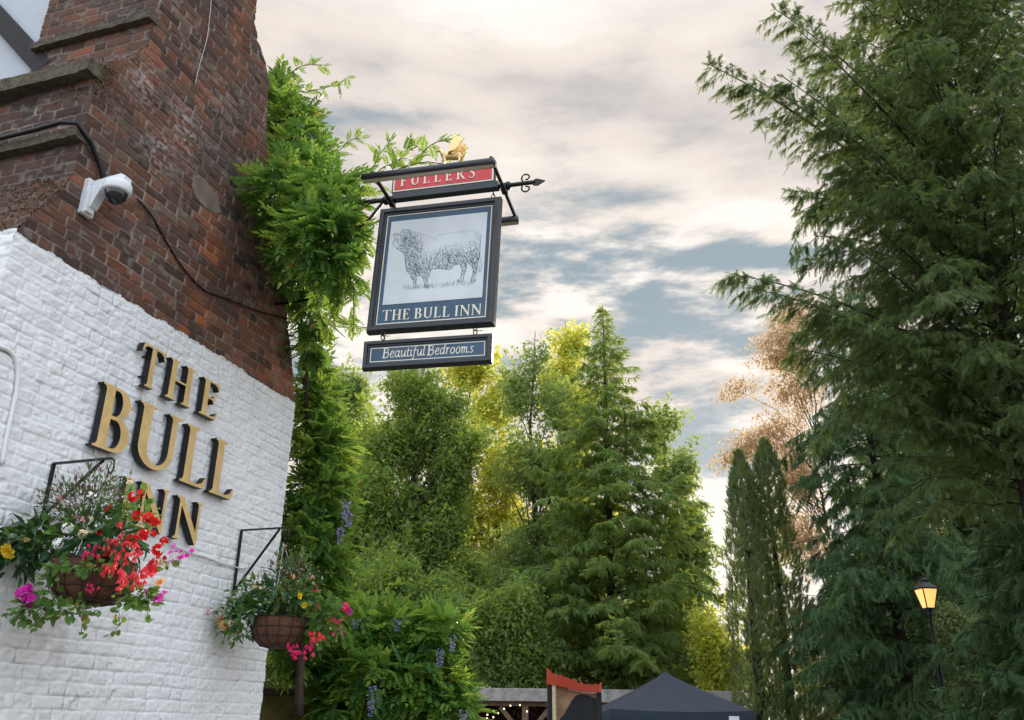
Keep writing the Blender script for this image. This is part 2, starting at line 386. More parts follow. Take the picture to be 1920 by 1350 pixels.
for a, b in (((S0, ZT+.02), (3.30, 4.36)), ((3.30, 4.36), (S2, 4.66)), ((S2, 5.40), (3.50, 5.56)), ((3.50, 5.56), (3.64, 5.72)), ((3.64, 5.72), (S3, 5.97))):
    L, fr = slopeframe(a, b); B.append(sheet(0, DEP, 0, L, .009, None, bf2, fr, '', None, None))
v, f, c = join(B); stack = np_mesh('brick_stack', v, f, m_brick, pub, tint=c, smooth=True)
# solid masonry behind the facing
m_core = mat('masonry_core', (.10, .06, .05), .9, var=.4, vscale=9)
core = MB(); prof = [(S0+.02, 0), (S1-.006, 0)]+[(a-.006, b) for a, b in PROF_R]+[(a+.02, b) for a, b in PROF_L]
core.prism(prof, -DEP, -.018, wp); core.build('masonry_core', m_core, pub)
bl = MB(); bl.box(wp(4.75, 1.9, -3.1), WD*.8, WN*2.0, [0, 0, 1.9]); bl.build('rear_wing', m_core, pub)
# string courses and weathering ledges on the left return
m_ledge = mat('mossy_ledge_stone', (.075, .058, .045), .95, var=.5, vscale=22, bump=1.0, col2=(.13, .115, .075))
def ledge(s0, z, hgt, prot, name='ledge', wrap=.0):
    mb = MB(); n = 40
    us = np.linspace(-.012-wrap, DEP, n)
    for i in range(n-1):
        a = hgt*(.5+.035*vnoise(np.array(us[i]*6), np.array(z*7), 3)); pr = prot*(1+.10*float(vnoise(np.array(us[i]*13), np.array(z), 4)))
        mb.box(wp(s0+.02-pr/2, z+float(a)*0, -(us[i]+us[i+1])/2), WD*(pr/2+.02), WN*(us[i+1]-us[i])*.5, [0, 0, float(a)])
    return mb.build(name, m_ledge, pub)
ledge(S3, 6.205, .055, .05, 'string_course'); ledge(S2+.01, 5.45, .10, .095, 'string_course'); ledge(S2, 4.94, .060, .065, 'string_course')
# timber framed panel beyond the stack
m_plas = mat('shaded_white_plaster', (.50, .54, .59), .8, var=.06, vscale=6, bump=.3); m_timb = mat('black_timber', (.012, .011, .011), .7, var=.5, vscale=18, bump=.5)  # white plaster darkened to blue-grey, its shade put into the colour
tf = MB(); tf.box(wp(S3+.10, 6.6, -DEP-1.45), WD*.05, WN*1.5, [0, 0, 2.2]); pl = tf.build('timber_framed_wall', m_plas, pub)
br_ = MB(); p0 = wp(S3+.03, 6.12, -DEP+.02); p1 = wp(S3+.03, 6.98, -DEP-.80); dd = nrm(p1-p0); up2 = np.cross(WD, dd)
br_.box((p0+p1)/2, dd*.75, up2*.075, WD*.035, .006); br_.build('timber_brace', m_timb, pl)

# ------------------------------------------------------------------ foliage instancing
def inst(tv, tf, pos, d, up, sc, sy=None):
    tv = np.asarray(tv, float); tf = np.asarray(tf, np.int64); pos = np.asarray(pos, float); N = len(pos)
    Xa = nrm(d); Za = np.asarray(up, float)*np.ones((N, 1)); Ya = nrm(np.cross(Za, Xa)); Za = np.cross(Xa, Ya)
    sc = np.ones(N)*sc; s2 = sc if sy is None else sc*sy
    V = pos[:, None]+sc[:, None, None]*tv[None, :, 0:1]*Xa[:, None]+s2[:, None, None]*(tv[None, :, 1:2]*Ya[:, None]+tv[None, :, 2:3]*Za[:, None])
    F = tf[None]+(np.arange(N)*len(tv))[:, None, None]
    return V.reshape(-1, 3), F.reshape(-1, tf.shape[1])
def cat_(L):
    V = []; F = []; o = 0
    for v, f in L: V.append(v); F.append(f+o); o += len(v)
    return np.concatenate(V), np.concatenate(F)
LEAF = ([(0, 0, 0), (.45, -.27, .07), (1, 0, -.06), (.45, .27, .07)], [(0, 1, 2), (0, 2, 3)])
NLEAF = ([(0, 0, 0), (.4, -.15, .04), (1, 0, -.08), (.4, .15, .04)], [(0, 1, 2), (0, 2, 3)])
BROAD = ([(0, 0, 0), (.22, -.34, .05), (.62, -.36, .02), (1, 0, -.14), (.62, .36, .02), (.22, .34, .05), (.5, 0, -.04)], [(6, 0, 1), (6, 1, 2), (6, 2, 3), (6, 3, 4), (6, 4, 5), (6, 5, 0)])
def rv(n): return nrm(rng.normal(size=(n, 3)))
def pinnate(k=6, ang=55, lw=.15, ll=.40):
    V = []; F = []
    def add(b, a, L):
        o = len(V); dx, dy = math.cos(a), math.sin(a); px, py = -dy, dx
        for t, s_, z in ((0, 0, 0), (.4, -lw, .03), (1, 0, -.10), (.4, lw, .03)): V.append((b[0]+L*(t*dx+s_*px), b[1]+L*(t*dy+s_*py), b[2]+z*L*1.6))
        F.extend([(o, o+1, o+2), (o, o+2, o+3)])
    for i in range(k):
        t = .14+.78*i/k; L = ll*(1-.35*abs(t-.5)); z = -.22*t*t
        add((t, 0, z), math.radians(ang-10*t), L); add((t, 0, z), -math.radians(ang-10*t), L)
    add((.92, 0, -.2), 0, ll)
    o = len(V); V.extend([(0, -.006, 0), (0, .006, 0), (.95, 0, -.21)]); F.append((o, o+1, o+2))
    return V, F
PIN = pinnate(5, 54, .235, .42)
def spray(k=9, ang=50, ll=.26, w=.05, droop=-.35):
    V = []; F = []
    for i in range(k):
        t = .08+.88*i/k
        for sg in (-1, 1):
            o = len(V); a = sg*math.radians(ang*(1-.25*t)); L = ll*(1-.55*t)+.05; z = droop*t*t; dx, dy = math.cos(a), math.sin(a)
            V.extend([(t-w*.5, 0, z), (t+w*.5, 0, z), (t+L*dx, L*dy, z-.25*L)]); F.append((o, o+1, o+2))
    o = len(V); V.extend([(0, -.012, 0), (0, .012, 0), (1.02, 0, droop)]); F.append((o, o+1, o+2))
    return V, F
SPR = spray(); SPRF = spray(8, 50, .34, .12, -.28); SPRN = spray(7, 48, .34, .10, -.22); SPRL = spray(7, 55, .42, .15, -.25)
def blobpts(blobs, n, inner=.45, pw=2.0, lump=.22):
    """points in the outer part of ellipsoids (cx,cy,cz,rx,ry,rz) with a lumpy outline"""
    b = np.array(blobs, float); w = (b[:, 3]*b[:, 4]+b[:, 3]*b[:, 5]+b[:, 4]*b[:, 5]); k = rng.choice(len(b), n, p=w/w.sum())
    d = rv(n); rr = (inner**pw+(1-inner**pw)*rng.random(n))**(1/pw)
    lm = 1+lump*vnoise(d[:, 0]*2.7+k*7.1, d[:, 2]*2.7+d[:, 1]*1.9, 3)+lump*.5*vnoise(d[:, 0]*6+k*3, d[:, 2]*6+d[:, 1]*5, 4)
    return b[k, :3]+b[k, 3:]*d*(rr*lm)[:, None], d, k
def sub(blobs, k=6, spread=.85, size=(.28, .55)):
    """break each ellipsoid into smaller irregular foliage masses"""
    out = []
    for b in blobs:
        out.append((b[0], b[1], b[2], b[3]*.72, b[4]*.72, b[5]*.72))
        for d in rv(k):
            f = rng.uniform(*size); g = rng.uniform(.55, 1.0)*spread
            out.append((b[0]+d[0]*b[3]*g, b[1]+d[1]*b[4]*g, b[2]+d[2]*b[5]*g, b[3]*f, b[4]*f, b[5]*f*rng.uniform(.7, 1.2)))
    return out
def pb(px, py, Y, rx, ry, rd=None):
    """ellipsoid from photo pixels at distance Y; radii in pixels, depth radius in metres"""
    c = at(px, py, Y); s_ = np.linalg.norm(c-EYE)*(_cp)/FPX*1.02
    s_ = (c-EYE)@CF/FPX
    return (c[0], c[1], c[2], rx*s_, rd if rd else rx*s_, ry*s_)
def limbs(mb, root, top, targets, r0, n=40):
    ax = np.asarray(top)-np.asarray(root)
    for t_ in targets[:n]:
        h = np.clip((t_-root)@ax/(ax@ax)-rng.uniform(.08, .22), .12, .93); p0 = root+ax*h
        mid = (p0+t_)/2+np.array([0, 0, .12])*np.linalg.norm(t_-p0)*rng.uniform(-.3, 1)
        r = r0*(1-h)*.42+.012; mb.tube([p0, (p0*.6+mid*.4), mid, t_], [r, r*.7, r*.5, r*.15], 5, cap=False)
m_bark = mat('bark', (.075, .055, .04), .9, var=.5, vscale=8, bump=.8)
m_barkd = mat('dark_bark', (.035, .027, .022), .9, var=.5, vscale=10, bump=.8)
def broadtree(name, base, top, blobs, nleaf, lsize, lm, label, cat='tree', group=None, r0=.18, clus=34, sig=.155, streak=.75, up_=.85, tmpl=LEAF, droop=.35, nl=46, inner=.4, bark=None):
    base = top[:2]; root = np.array([base[0], base[1], 0.]); o = empty(name, root, label, cat, group)
    nc = nleaf//clus; cp, d, k = blobpts(sub(blobs), nc, inner=min(inner, .25), lump=.3)
    ax_ = nrm(cp*[1, 1, 0]-root); sd_ = nrm(ax_*rng.uniform(.1, .9, (nc, 1))+rng.normal(size=(nc, 3))*.32+np.array([0, 0, up_])); ln_ = streak*rng.uniform(.5, 1.35, nc)
    tt = rng.uniform(-.75, 1, (nc, clus)); wd_ = (1.15-.75*np.clip(tt, 0, 1))[..., None]
    P = (cp[:, None]+sd_[:, None]*(ln_[:, None]*tt)[..., None]+rng.normal(size=(nc, clus, 3))*sig*wd_).reshape(-1, 3)
    D = np.repeat(d, clus, 0)*.6+rv(nc*clus); D[:, 2] -= droop; UP = rv(nc*clus)*.8+np.array([0, 0, 1.])
    V, F = inst(*tmpl, P, D, UP, lsize*rng.uniform(.45, 1.55, nc*clus)*np.repeat(rng.uniform(.75, 1.3, nc), clus))
    np_mesh('crown', V, F, lm, o)
    mb = MB(); tp = np.array(top, float); pts = [root-[0, 0, .1]]+[root*(1-t)+tp*t+np.array([*(rng.normal(size=2)*.09), 0]) for t in np.linspace(.15, 1, 8)]
    mb.tube(pts, [r0*1.25]+[r0*(1-t*.93) for t in np.linspace(.1, 1, 8)], 8); limbs(mb, root, tp, cp[rng.permutation(len(cp))], r0, nl)
    mb.build('trunk', bark or m_bark, o, smooth=True); return o
def conifer(name, base, H, zs, Rf, nbr, lm, label, cat='conifer tree', group=None, r0=.2, rise=.12, droop=.35, ssz=.35, dens=1.0, tmpl=SPRL, hang=.35, tips=(), azr=None, twl=.42, bark=None, lean=(0, 0)):
    root = np.array([base[0], base[1], 0.]); o = empty(name, root, label, cat, group); mb = MB(); S_ = []; D_ = []; Z_ = []
    mb.tube([root+np.array([lean[0]*t*H, lean[1]*t*H, t*H]) for t in (-.01, .2, .5, .8, 1)], [r0*1.2, r0*.9, r0*.6, r0*.28, .01], 8)
    br = []
    for i in range(nbr):
        t = (i+rng.random())/nbr; z = zs+(H-zs)*t**.92; L = Rf((z-zs)/(H-zs))*rng.uniform(.72, 1.12)
        a = rng.uniform(*azr) if azr else i*2.399+rng.uniform(-.3, .3)
        p0 = root+np.array([lean[0]*z, lean[1]*z, z]); dh = np.array([math.cos(a), math.sin(a), 0])
        ts = np.linspace(0, 1, 7); dr = droop*rng.uniform(.4, 1.6); sw = rng.normal()*.12; pts = [p0+dh*L*q+np.array([-dh[1], dh[0], 0])*L*sw*q*q+rng.normal(size=3)*.035*L*(q > .1)+np.array([0, 0, L*(rise*q*2-dr*q*q)]) for q in ts]; br.append((pts, L))
    for tip, z0 in tips:
        p0 = root+np.array([0, 0, z0]); tip = np.array(tip); L = np.linalg.norm(tip-p0); pts = [p0*(1-q)+tip*q+np.array([0, 0, L*.30*q*(1-q)]) for q in np.linspace(0, 1, 9)]; br.append((pts, L))
    for pts, L in br:
        P = np.array(pts); mb.tube(pts, [max(.008, .0085*L*(1-.9*i/(len(pts)-1))) for i in range(len(pts))], 5, cap=False)
        m = max(6, int(L*9*dens)); ts = np.sort(rng.uniform(.12, 1, m)); fi = ts*(len(pts)-1); i0 = np.minimum(fi.astype(int), len(pts)-2); fr = (fi-i0)[:, None]
        c = P[i0]*(1-fr)+P[i0+1]*fr; d = nrm(P[i0+1]-P[i0]); side = nrm(np.cross(d, [0, 0, 1.])); sg = rng.choice([-1, 1], m)[:, None]
        l2 = (np.minimum(.95, twl*L)*(1-ts*.72)*rng.uniform(.6, 1.2, m)+.08)[:, None]; d2 = nrm(d*rng.uniform(.3, 1.0, (m, 1))+side*sg*rng.uniform(.4, 1.1, (m, 1))+np.array([0, 0, -.2*hang]))
        ns = max(2, int(l2.max()/ssz*2.4)); q = rng.random((m, ns))
        C = c[:, None]+d2[:, None]*l2[:, None]*q[..., None]; C[..., 2] -= hang*.55*(l2*q**2)
        DD = d2[:, None]*rng.uniform(.4, 1.0, (m, ns, 1))+rng.normal(size=(m, ns, 3))*.33; DD[..., 2] -= hang*rng.uniform(.3, 1.6, (m, ns))
        S_.append(C.reshape(-1, 3)); D_.append(DD.reshape(-1, 3))
        S_.append(P[-1:]+np.zeros((3, 3))); D_.append(d[-1:]+rng.normal(size=(3, 3))*.25)
    S = np.concatenate(S_); D = np.concatenate(D_); n = len(S)
    V, F = inst(*tmpl, S, D, rv(n)*.7+np.array([0, 0, 1.]), ssz*rng.uniform(.55, 1.25, n))
    np_mesh('crown', V, F, lm, o); mb.build('trunk', bark or m_barkd, o, smooth=True); return o

# ================================================================== GROUND
m_ground = mat('gravel_ground', (.16, .14, .12), .95, var=.4, vscale=3, bump=.6)
gm = MB(); gm.add([(-900, -300, 0), (900, -300, 0), (900, 1500, 0), (-900, 1500, 0)], [(0, 1, 2, 3)])
tag(gm.build('ground', m_ground), kind='structure')

# ================================================================== LETTERING
from mathutils.geometry import tessellate_polygon
SF, ST, BR = .07, .028, .06
def _BL(x): return [(x, BR+ST), (x-.025, ST+.012), (x-SF, ST), (x-SF, 0)]
def _BR(x): return [(x+SF, 0), (x+SF, ST), (x+.025, ST+.012), (x, BR+ST)]
def _TR(x): return [(x, 1-BR-ST), (x+.025, 1-ST-.012), (x+SF, 1-ST), (x+SF, 1)]
def _TL(x): return [(x-SF, 1), (x-SF, 1-ST), (x-.025, 1-ST-.012), (x, 1-BR-ST)]
def arc(cx, cy, rx, ry, a0, a1, n=18): return [(cx+rx*math.cos(math.radians(a0+(a1-a0)*i/n)), cy+ry*math.sin(math.radians(a0+(a1-a0)*i/n))) for i in range(n+1)]
def ribbon(pts, w):
    """outline of a stroke with a half-width at each point"""
    P = np.array(pts, float); t = nrm(np.gradient(P, axis=0)); nn = np.stack([-t[:, 1], t[:, 0]], 1); w = np.array(w)[:, None]
    return [tuple(q) for q in P-nn*w]+[tuple(q) for q in (P+nn*w)[::-1]]
def smooth_pts(pts, k=6):
    P = np.array(pts, float); Q = np.vstack([2*P[0]-P[1], P, 2*P[-1]-P[-2]]); out = []
    for i in range(1, len(Q)-2):
        for j in range(k):
            t = j/k; out.append(.5*((2*Q[i])+(-Q[i-1]+Q[i+1])*t+(2*Q[i-1]-5*Q[i]+4*Q[i+1]-Q[i+2])*t*t+(-Q[i-1]+3*Q[i]-3*Q[i+1]+Q[i+2])*t**3))
    out.append(P[-1]); return np.array(out)
def glyph(ch):
    x0, x1 = .08, .235
    if ch == 'I': return [_BL(x0)+_BR(x1)+_TR(x1)+_TL(x0)], .315
    if ch == 'L': L = .56; return [_BL(x0)+[(L, 0), (L+.05, .21), (L+.02, .21), (L-.05, .09), (L-.15, .05), (x1+.02, .05), (x1, .08)]+_TR(x1)+_TL(x0)], .61
    if ch == 'E': L = .54; return [_BL(x0)+[(L, 0), (L+.05, .2), (L+.02, .2), (L-.05, .09), (L-.15, .05), (x1, .05), (x1, .495), (L-.17, .495), (L-.12, .41), (L-.09, .41), (L-.09, .63), (L-.12, .63), (L-.17, .545), (x1, .545), (x1, .95), (L-.15, .95), (L-.06, .91), (L-.005, .81), (L+.025, .81), (L, 1)]+_TL(x0)], .59
    if ch == 'F': L = .52; return [_BL(x0)+_BR(x1)+[(x1, .47), (L-.17, .47), (L-.12, .385), (L-.09, .385), (L-.09, .605), (L-.12, .605), (L-.17, .52), (x1, .52), (x1, .95), (L-.15, .95), (L-.06, .91), (L-.005, .81), (L+.025, .81), (L, 1)]+_TL(x0)], .56
    if ch == 'T':
        Wd = .74; a, b = Wd/2-.078, Wd/2+.078
        return [_BL(a)+_BR(b)+[(b, .95), (Wd-.14, .95), (Wd-.05, .90), (Wd, .79), (Wd+.03, .79), (Wd, 1), (0, 1), (-.03, .79), (0, .79), (.05, .90), (.14, .95), (a, .95)]], .74
    if ch == 'H': a, b = .56, .715; return [_BL(x0)+_BR(x1)+[(x1, .485), (a, .485)]+_BL(a)+_BR(b)+_TR(b)+_TL(a)+[(a, .535), (x1, .535)]+_TR(x1)+_TL(x0)], .795
    if ch == 'N': a, b = .68, .75; return [_BL(.10)+_BR(.17)+[(.17, .80), (b-.05, -.03), (b, -.03)]+_TR(b)+_TL(a)+[(a, .27), (.22, 1), (.0, 1), (.0, .975), (.06, .95), (.10, .90)]], .83
    if ch == 'U':
        c, d = .60, .70
        return [_TL(x0)[::1][3:]+arc((x0+d)/2, .33, (d-x0)/2, .35, 180, 360)+_TR(d)+_TL(c)+arc((x1+c)/2, .33, (c-x1)/2, .27, 360, 180)+_TR(x1)+_TL(x0)[:3]], .78
    if ch == 'B':
        return [_BL(x0)+[(.34, 0)]+arc(.35, .275, .27, .275, -90, 72)+arc(.32, .765, .235, .235, -52, 90)+_TL(x0)[:]+[],
                [(x1, .05), (.33, .05)]+arc(.33, .27, .13, .22, -90, 90)+[(x1, .49)], [(x1, .545), (.30, .545)]+arc(.30, .748, .10, .203, -90, 90)+[(x1, .951)]], .64
    if ch == 'R':
        return [_BL(x0)+_BR(x1)+[(x1, .45), (.31, .45), (.56, .06), (.66, -.01), (.80, 0), (.80, .03), (.73, .07), (.44, .49)]+arc(.33, .74, .24, .26, -55, 90)+_TL(x0),
                [(x1, .50), (.31, .50)]+arc(.31, .725, .11, .225, -90, 90)+[(x1, .95)]], .78
    if ch == 'S':
        p = smooth_pts([(.43, .80), (.38, .93), (.25, .97), (.12, .90), (.11, .72), (.25, .56), (.40, .42), (.44, .24), (.36, .07), (.22, .02), (.08, .08), (.03, .22)]); t = np.linspace(0, 1, len(p))
        return [ribbon(p, .022+.055*np.exp(-((t-.5)/.2)**2))[::-1]], .50
    if ch == "'": return [[(.05, .68), (.09, .68), (.15, .98), (.04, .98)]], .18
    raise KeyError(ch)
def glyph_mesh(mbf, mbs, ch, fr, a0, b0, h, sx, d0, d1, bevel=0):
    """front face into mbf, sides and back into mbs"""
    cs, adv = glyph(ch)
    loops = []
    for c in cs:
        q = []
        for p in c:
            if not q or math.hypot(p[0]-q[-1][0], p[1]-q[-1][1]) > 1e-4: q.append(p)
        loops.append([(a0+x*h*sx, b0+y*h) for x, y in q])
    tris = tessellate_polygon([[Vector((x, y, 0)) for x, y in L] for L in loops])
    flat = [p for L in loops for p in L]
    V = [fr(x, y, d1) for x, y in flat]
    T_ = []
    for t in tris:
        (ax_, ay_), (bx_, by_), (cx_, cy_) = (flat[i] for i in t)
        T_.append(tuple(t) if (bx_-ax_)*(cy_-ay_)-(by_-ay_)*(cx_-ax_) > 0 else tuple(t[::-1]))
    mbf.add(V, T_)
    if mbs is not None:
        for L in loops:
            n = len(L); mbs.add([fr(x, y, d0) for x, y in L]+[fr(x, y, d1-.0005) for x, y in L], [(i, (i+1) % n, n+(i+1) % n, n+i) for i in range(n)])
        mbs.add([fr(x, y, d0) for x, y in flat], [t[::-1] for t in T_])
    return adv*h*sx
m_gold = mat('brushed_gold', (.92, .66, .30), .42, metal=.55, spec=.5, var=.22, vscale=7, bump=.08)
m_black = mat('black_return', (.008, .008, .010), .45, spec=.4, var=.2)
WL = [('T', 4.228, 3.587, .279, 1.0, 'large gold serif letter T starting the top word on the white wall'),
      ('H', 4.488, 3.587, .279, 1.22, 'gold serif letter H in the middle of the top word on the white wall'),
      ('E', 4.848, 3.590, .268, 1.30, 'gold serif letter E ending the top word, just under the bare brick'),
      ('B', 3.953, 3.092, .400, 1.18, 'large gold serif letter B starting the middle word on the white wall'),
      ('U', 4.283, 3.092, .395, 1.38, 'large gold round bottomed letter U beside the gold letter B'),
      ('L', 4.758, 3.080, .400, 1.16, 'large gold letter L right after the letter U, nearer one of the two'),
      ('L', 5.083, 3.080, .395, 1.16, 'large gold letter L ending the middle word, nearest the wall corner'),
      ('I', 4.270, 2.703, .280, 1.10, 'gold letter I almost hidden behind the red flowers of the front basket'),
      ('N', 4.418, 2.708, .280, 1.22, 'gold letter N partly behind the red flowers of the front basket'),
      ('N', 4.772, 2.703, .280, 1.22, 'gold letter N at the end of the bottom word, clear of the flowers')]
for ch, a, b, h, sx, lab in WL:
    t = empty('wall_letter', wp(a, b, .02), lab, 'sign letter', 'gold letters fixed to the white wall')
    f_, s_ = MB(), MB(); glyph_mesh(f_, s_, ch, wp, a, b, h, sx, .014, .064)
    for q in (.25, .75): s_.tube([wp(a+h*.25, b+h*q, -.005), wp(a+h*.25, b+h*q, .02)], .008, 6)
    f_.build('letter_face', m_gold, t); s_.build('letter_side', m_black, t)

# ================================================================== WALL FITTINGS
m_iron = mat('black_iron', (.012, .012, .013), .45, metal=.3, spec=.5, var=.3, vscale=40)
m_grey = mat('painted_cable', (.62, .62, .60), .6, var=.25)
def wtube(pix, off, r, n=6): return [wp(*wpix(x, y, off), off) for x, y in pix]
def cable(name, pix, off, r, m, label, cat='cable'):
    P = smooth_pts(wtube(pix, off, r), 5); mb = MB(); mb.tube(P, r, 6)
    return tag(mb.build(name, m, None, P[0], True), label, cat)
cable('cable', [(257, 372), (285, 405), (310, 450), (345, 505), (385, 545), (430, 562), (480, 582), (541, 598)], .010, .0065, m_iron, 'black cable sagging across the bare brick below the security camera')
cable('thin_wire', [(398, -20), (390, 60), (382, 95), (372, 130), (366, 158)], .012, .0028, m_grey, 'thin pale wire hanging down the upper brick stack')
cable('cable', [(322, 1022), (350, 1035), (385, 1045), (415, 1056), (437, 1062), (455, 1066), (475, 1060)], .02, .006, m_grey, 'pale cable running along the white wall to the far basket bracket')
cable('conduit', [(-25, 642), (0, 650), (16, 657), (28, 672), (33, 695), (31, 730), (22, 775), (12, 820), (4, 870)], .01, .013, mat('white_conduit', (.78, .79, .80), .55), 'white painted conduit bending down at the left edge of the white wall', 'conduit')
cb = MB(); rt = lambda u, z, o=.03: wp(S2-o-.07, z, -u)
cb.tube([rt(.95, 5.00), rt(.6, 4.985), rt(.3, 4.99), rt(.08, 5.0), rt(-.02, 4.99, .0), wp(3.50, 4.93, .03), wp(3.57, 4.86, .03), wp(3.63, 4.80, .03), wp(3.655, 4.72, .035)], .016, 6)
tag(cb.build('cable', m_iron, None, rt(.3, 4.99), True), 'thick black cable running round the stack ledge down to the security camera', 'cable')
# security camera
m_wp = mat('white_plastic', (.72, .75, .78), .35, spec=.5, var=.05)
cs_, cz_ = wpix(178, 362); ct = empty('security_camera', wp(cs_, cz_, 0), 'white dome security camera bracketed to the bare brick', 'security camera')
pm = MB(); pm.box(wp(3.590, 4.575, .018), WD*.045, WN*.018, [0, 0, .125], .006); pm.box(wp(3.585, 4.55, .045), WD*.028, WN*.012, [0, 0, .09], .004)
pm.build('mounting_plate', m_wp, ct)
am = MB(); am.prism([(.03, 4.60), (.055, 4.685), (.25, 4.70), (.285, 4.68), (.285, 4.655), (.25, 4.645), (.12, 4.63), (.065, 4.50), (.035, 4.50)], -.03, .03, lambda a, b, o: wp(3.60+o, b, a)); am.build('bracket_arm', m_wp, ct)
hc = wp(3.60, 4.60, .215); hm = MB(); hm.lathe(hc, [(.0, .060), (.055, .058), (.078, .050), (.086, .034), (.086, -.010), (.082, -.018), (.068, -.021)], 28); hm.build('housing', m_wp, ct, smooth=True)
dm = MB(); dm.lathe(hc, [(.068, -.018)]+[(.067*math.cos(a), -.020-.072*math.sin(a)) for a in np.linspace(0, math.pi/2, 9)], 28); dm.build('dome', mat('smoked_dome', (.01, .014, .022), .08, spec=.8), ct, smooth=True)
# small white sensor knob above
jb = MB(); jb.lathe(wp(3.72, 4.79, 0), [(0, .05), (.022, .05), (.03, .035), (.03, 0)], 14, WN); tag(jb.build('junction_box', mat('grey_box', (.35, .35, .36), .6), None, wp(3.72, 4.79, 0), True), 'small round grey junction box above the security camera', 'junction box')
# dried moss on the stack shoulder
m_dry = leafmat('dry_moss', (.15, .085, .04), (.09, .06, .035), (.2, .12, .05), .2)
nm_ = 1500; q = rng.random(nm_); P = wp(S2+.02, 5.5, 0)+WD*(rng.normal(size=(nm_, 1))*.035+.03)+WN*(-.10+rng.normal(size=(nm_, 1))*.085)+np.array([0, 0, 1.])*(-.30*q[:, None]**1.5+.04)
P2_ = wp(0, 0, 0)+WD*(3.2+.25*rng.random((1500, 1)))+WN*(-DEP*rng.random((1500, 1))**1.3)
P2_[:, 2] = 4.12+(P2_@WD-3.178)*2.0+.0
V1 = inst(*NLEAF, np.concatenate([P, P2_+rng.normal(size=P2_.shape)*.012]), rv(3000)+np.array([0, 0, -.4]), rv(3000), rng.uniform(.015, .045, 3000)); np_mesh('dried_moss', *V1, m_dry, pub)
# basket brackets
def bracket(s, z0, z1, L, label):
    t = empty('basket_bracket', wp(s, z0, 0), label, 'bracket', 'iron brackets carrying the flower baskets')
    a = MB(); a.box(wp(s, (z0+z1)/2, .012), WD*.011, WN*.005, [0, 0, (z1-z0)/2]); a.build('back_bar', m_iron, t)
    b = MB(); b.box(wp(s, z1+.003, L/2+.01), WD*.011, WN*(L/2), [0, 0, .005]); b.tube([wp(s, z1, L+.01), wp(s, z1-.01, L+.03), wp(s, z1-.06, L+.035), wp(s, z1-.085, L+.02), wp(s, z1-.07, L)], .006, 6); b.build('arm', m_iron, t)
    p, q = wp(s, z0+.03, .016), wp(s, z1-.004, L*.88); d = nrm(q-p); c_ = MB(); c_.box((p+q)/2, d*np.linalg.norm(q-p)/2, WD*.009, np.cross(d, WD)*.005); c_.build('brace', m_iron, t)
bracket(3.768, 2.60, 2.925, .405, 'black iron bracket above the big front flower basket')
bracket(5.597, 2.44, 2.908, .385, 'black iron bracket near the wall corner, carrying the smaller far basket')

# ================================================================== PUB SIGN
AZ = math.radians(103.0); SX = np.array([math.sin(AZ), math.cos(AZ), 0]); SN = np.array([-.2250, -.9744, 0]); SCN = np.array([-.56, 5.49, 0])
def sgp(a, z, off=0.0): return SCN+SX*a+SN*off+np.array([0, 0, z])
m_dk = mat('dark_painted_frame', (.016, .020, .028), .38, spec=.5, var=.35, vscale=30, bump=.1)
m_navy = mat('navy_sign_panel', (.030, .085, .155), .42, spec=.45, var=.28, vscale=7)
m_cream = mat('cream_lettering', (.78, .72, .58), .5, spec=.4, var=.03)
m_pic = mat('sign_picture_ground', (.62, .66, .68), .35, spec=.5, var=.13, vscale=3.5)
m_ink = mat('engraving_ink', (.07, .09, .13), .6)
m_ink2 = mat('engraving_ink_pale', (.24, .29, .34), .6)
m_red = mat('red_sign_panel', (.62, .055, .06), .45, spec=.4, var=.12, vscale=12)
m_brass = mat('gilt', (.90, .66, .30), .35, metal=.55, spec=.5, var=.25, vscale=40, bump=.2)
bk = empty('sign_bracket', sgp(.1, 5.18), 'black beam with scrolls and spear tip carrying the pub sign', 'sign bracket')
bm = MB(); bm.box(sgp(.06, 5.185), SX*.40, SN*.03, [0, 0, .030], .006); bm.build('beam', m_dk, bk)
bm = MB(); bm.tube([sgp(-.34, 5.18), sgp(-.6, 5.175), wp(5.62, 5.15, .35), wp(5.58, 5.14, 0)], .018, 8); bm.build('wall_rod', m_iron, bk, smooth=True)
bm = MB(); bm.tube([sgp(-.42, 5.165), sgp(-.53, 5.01), sgp(-.66, 4.93), wp(5.72, 4.85, .5), wp(5.68, 4.83, 0)], .013, 6); bm.build('stay', m_iron, bk, smooth=True)
bm = MB(); bm.tube([sgp(.46, 5.178), sgp(.73, 5.182)], .016, 8); bm.build('pole_end', m_iron, bk, smooth=True); bm = MB(); bm.lathe(sgp(.53, 5.175), [(0, -.02), (.028, -.016), (.033, 0), (.028, .016), (0, .02)], 12, SX); bm.build('collar', m_iron, bk, smooth=True)
bm = MB(); bm.lathe(sgp(-.40, 5.172), [(0, -.02), (.03, -.016), (.036, 0), (.03, .016), (0, .02)], 12, SX); bm.build('collar', m_iron, bk, smooth=True)
bm = MB(); bm.prism([(.70, 5.170), (.725, 5.205), (.745, 5.205), (.80, 5.183), (.745, 5.150), (.715, 5.155)], -.006, .006, sgp); bm.build('spear_tip', m_iron, bk)
for sg in (1, -1):
    bm = MB(); th = np.linspace(-.5, 1.62, 26)*math.pi; rr = np.linspace(.040, .014, 26); bm.tube([sgp(.662-rr[i]*math.cos(th[i])*1.0, 5.182+sg*(.045+rr[i]*math.sin(th[i])), 0) for i in range(26)], .0065, 6); bm.build('scroll', m_iron, bk, smooth=True)
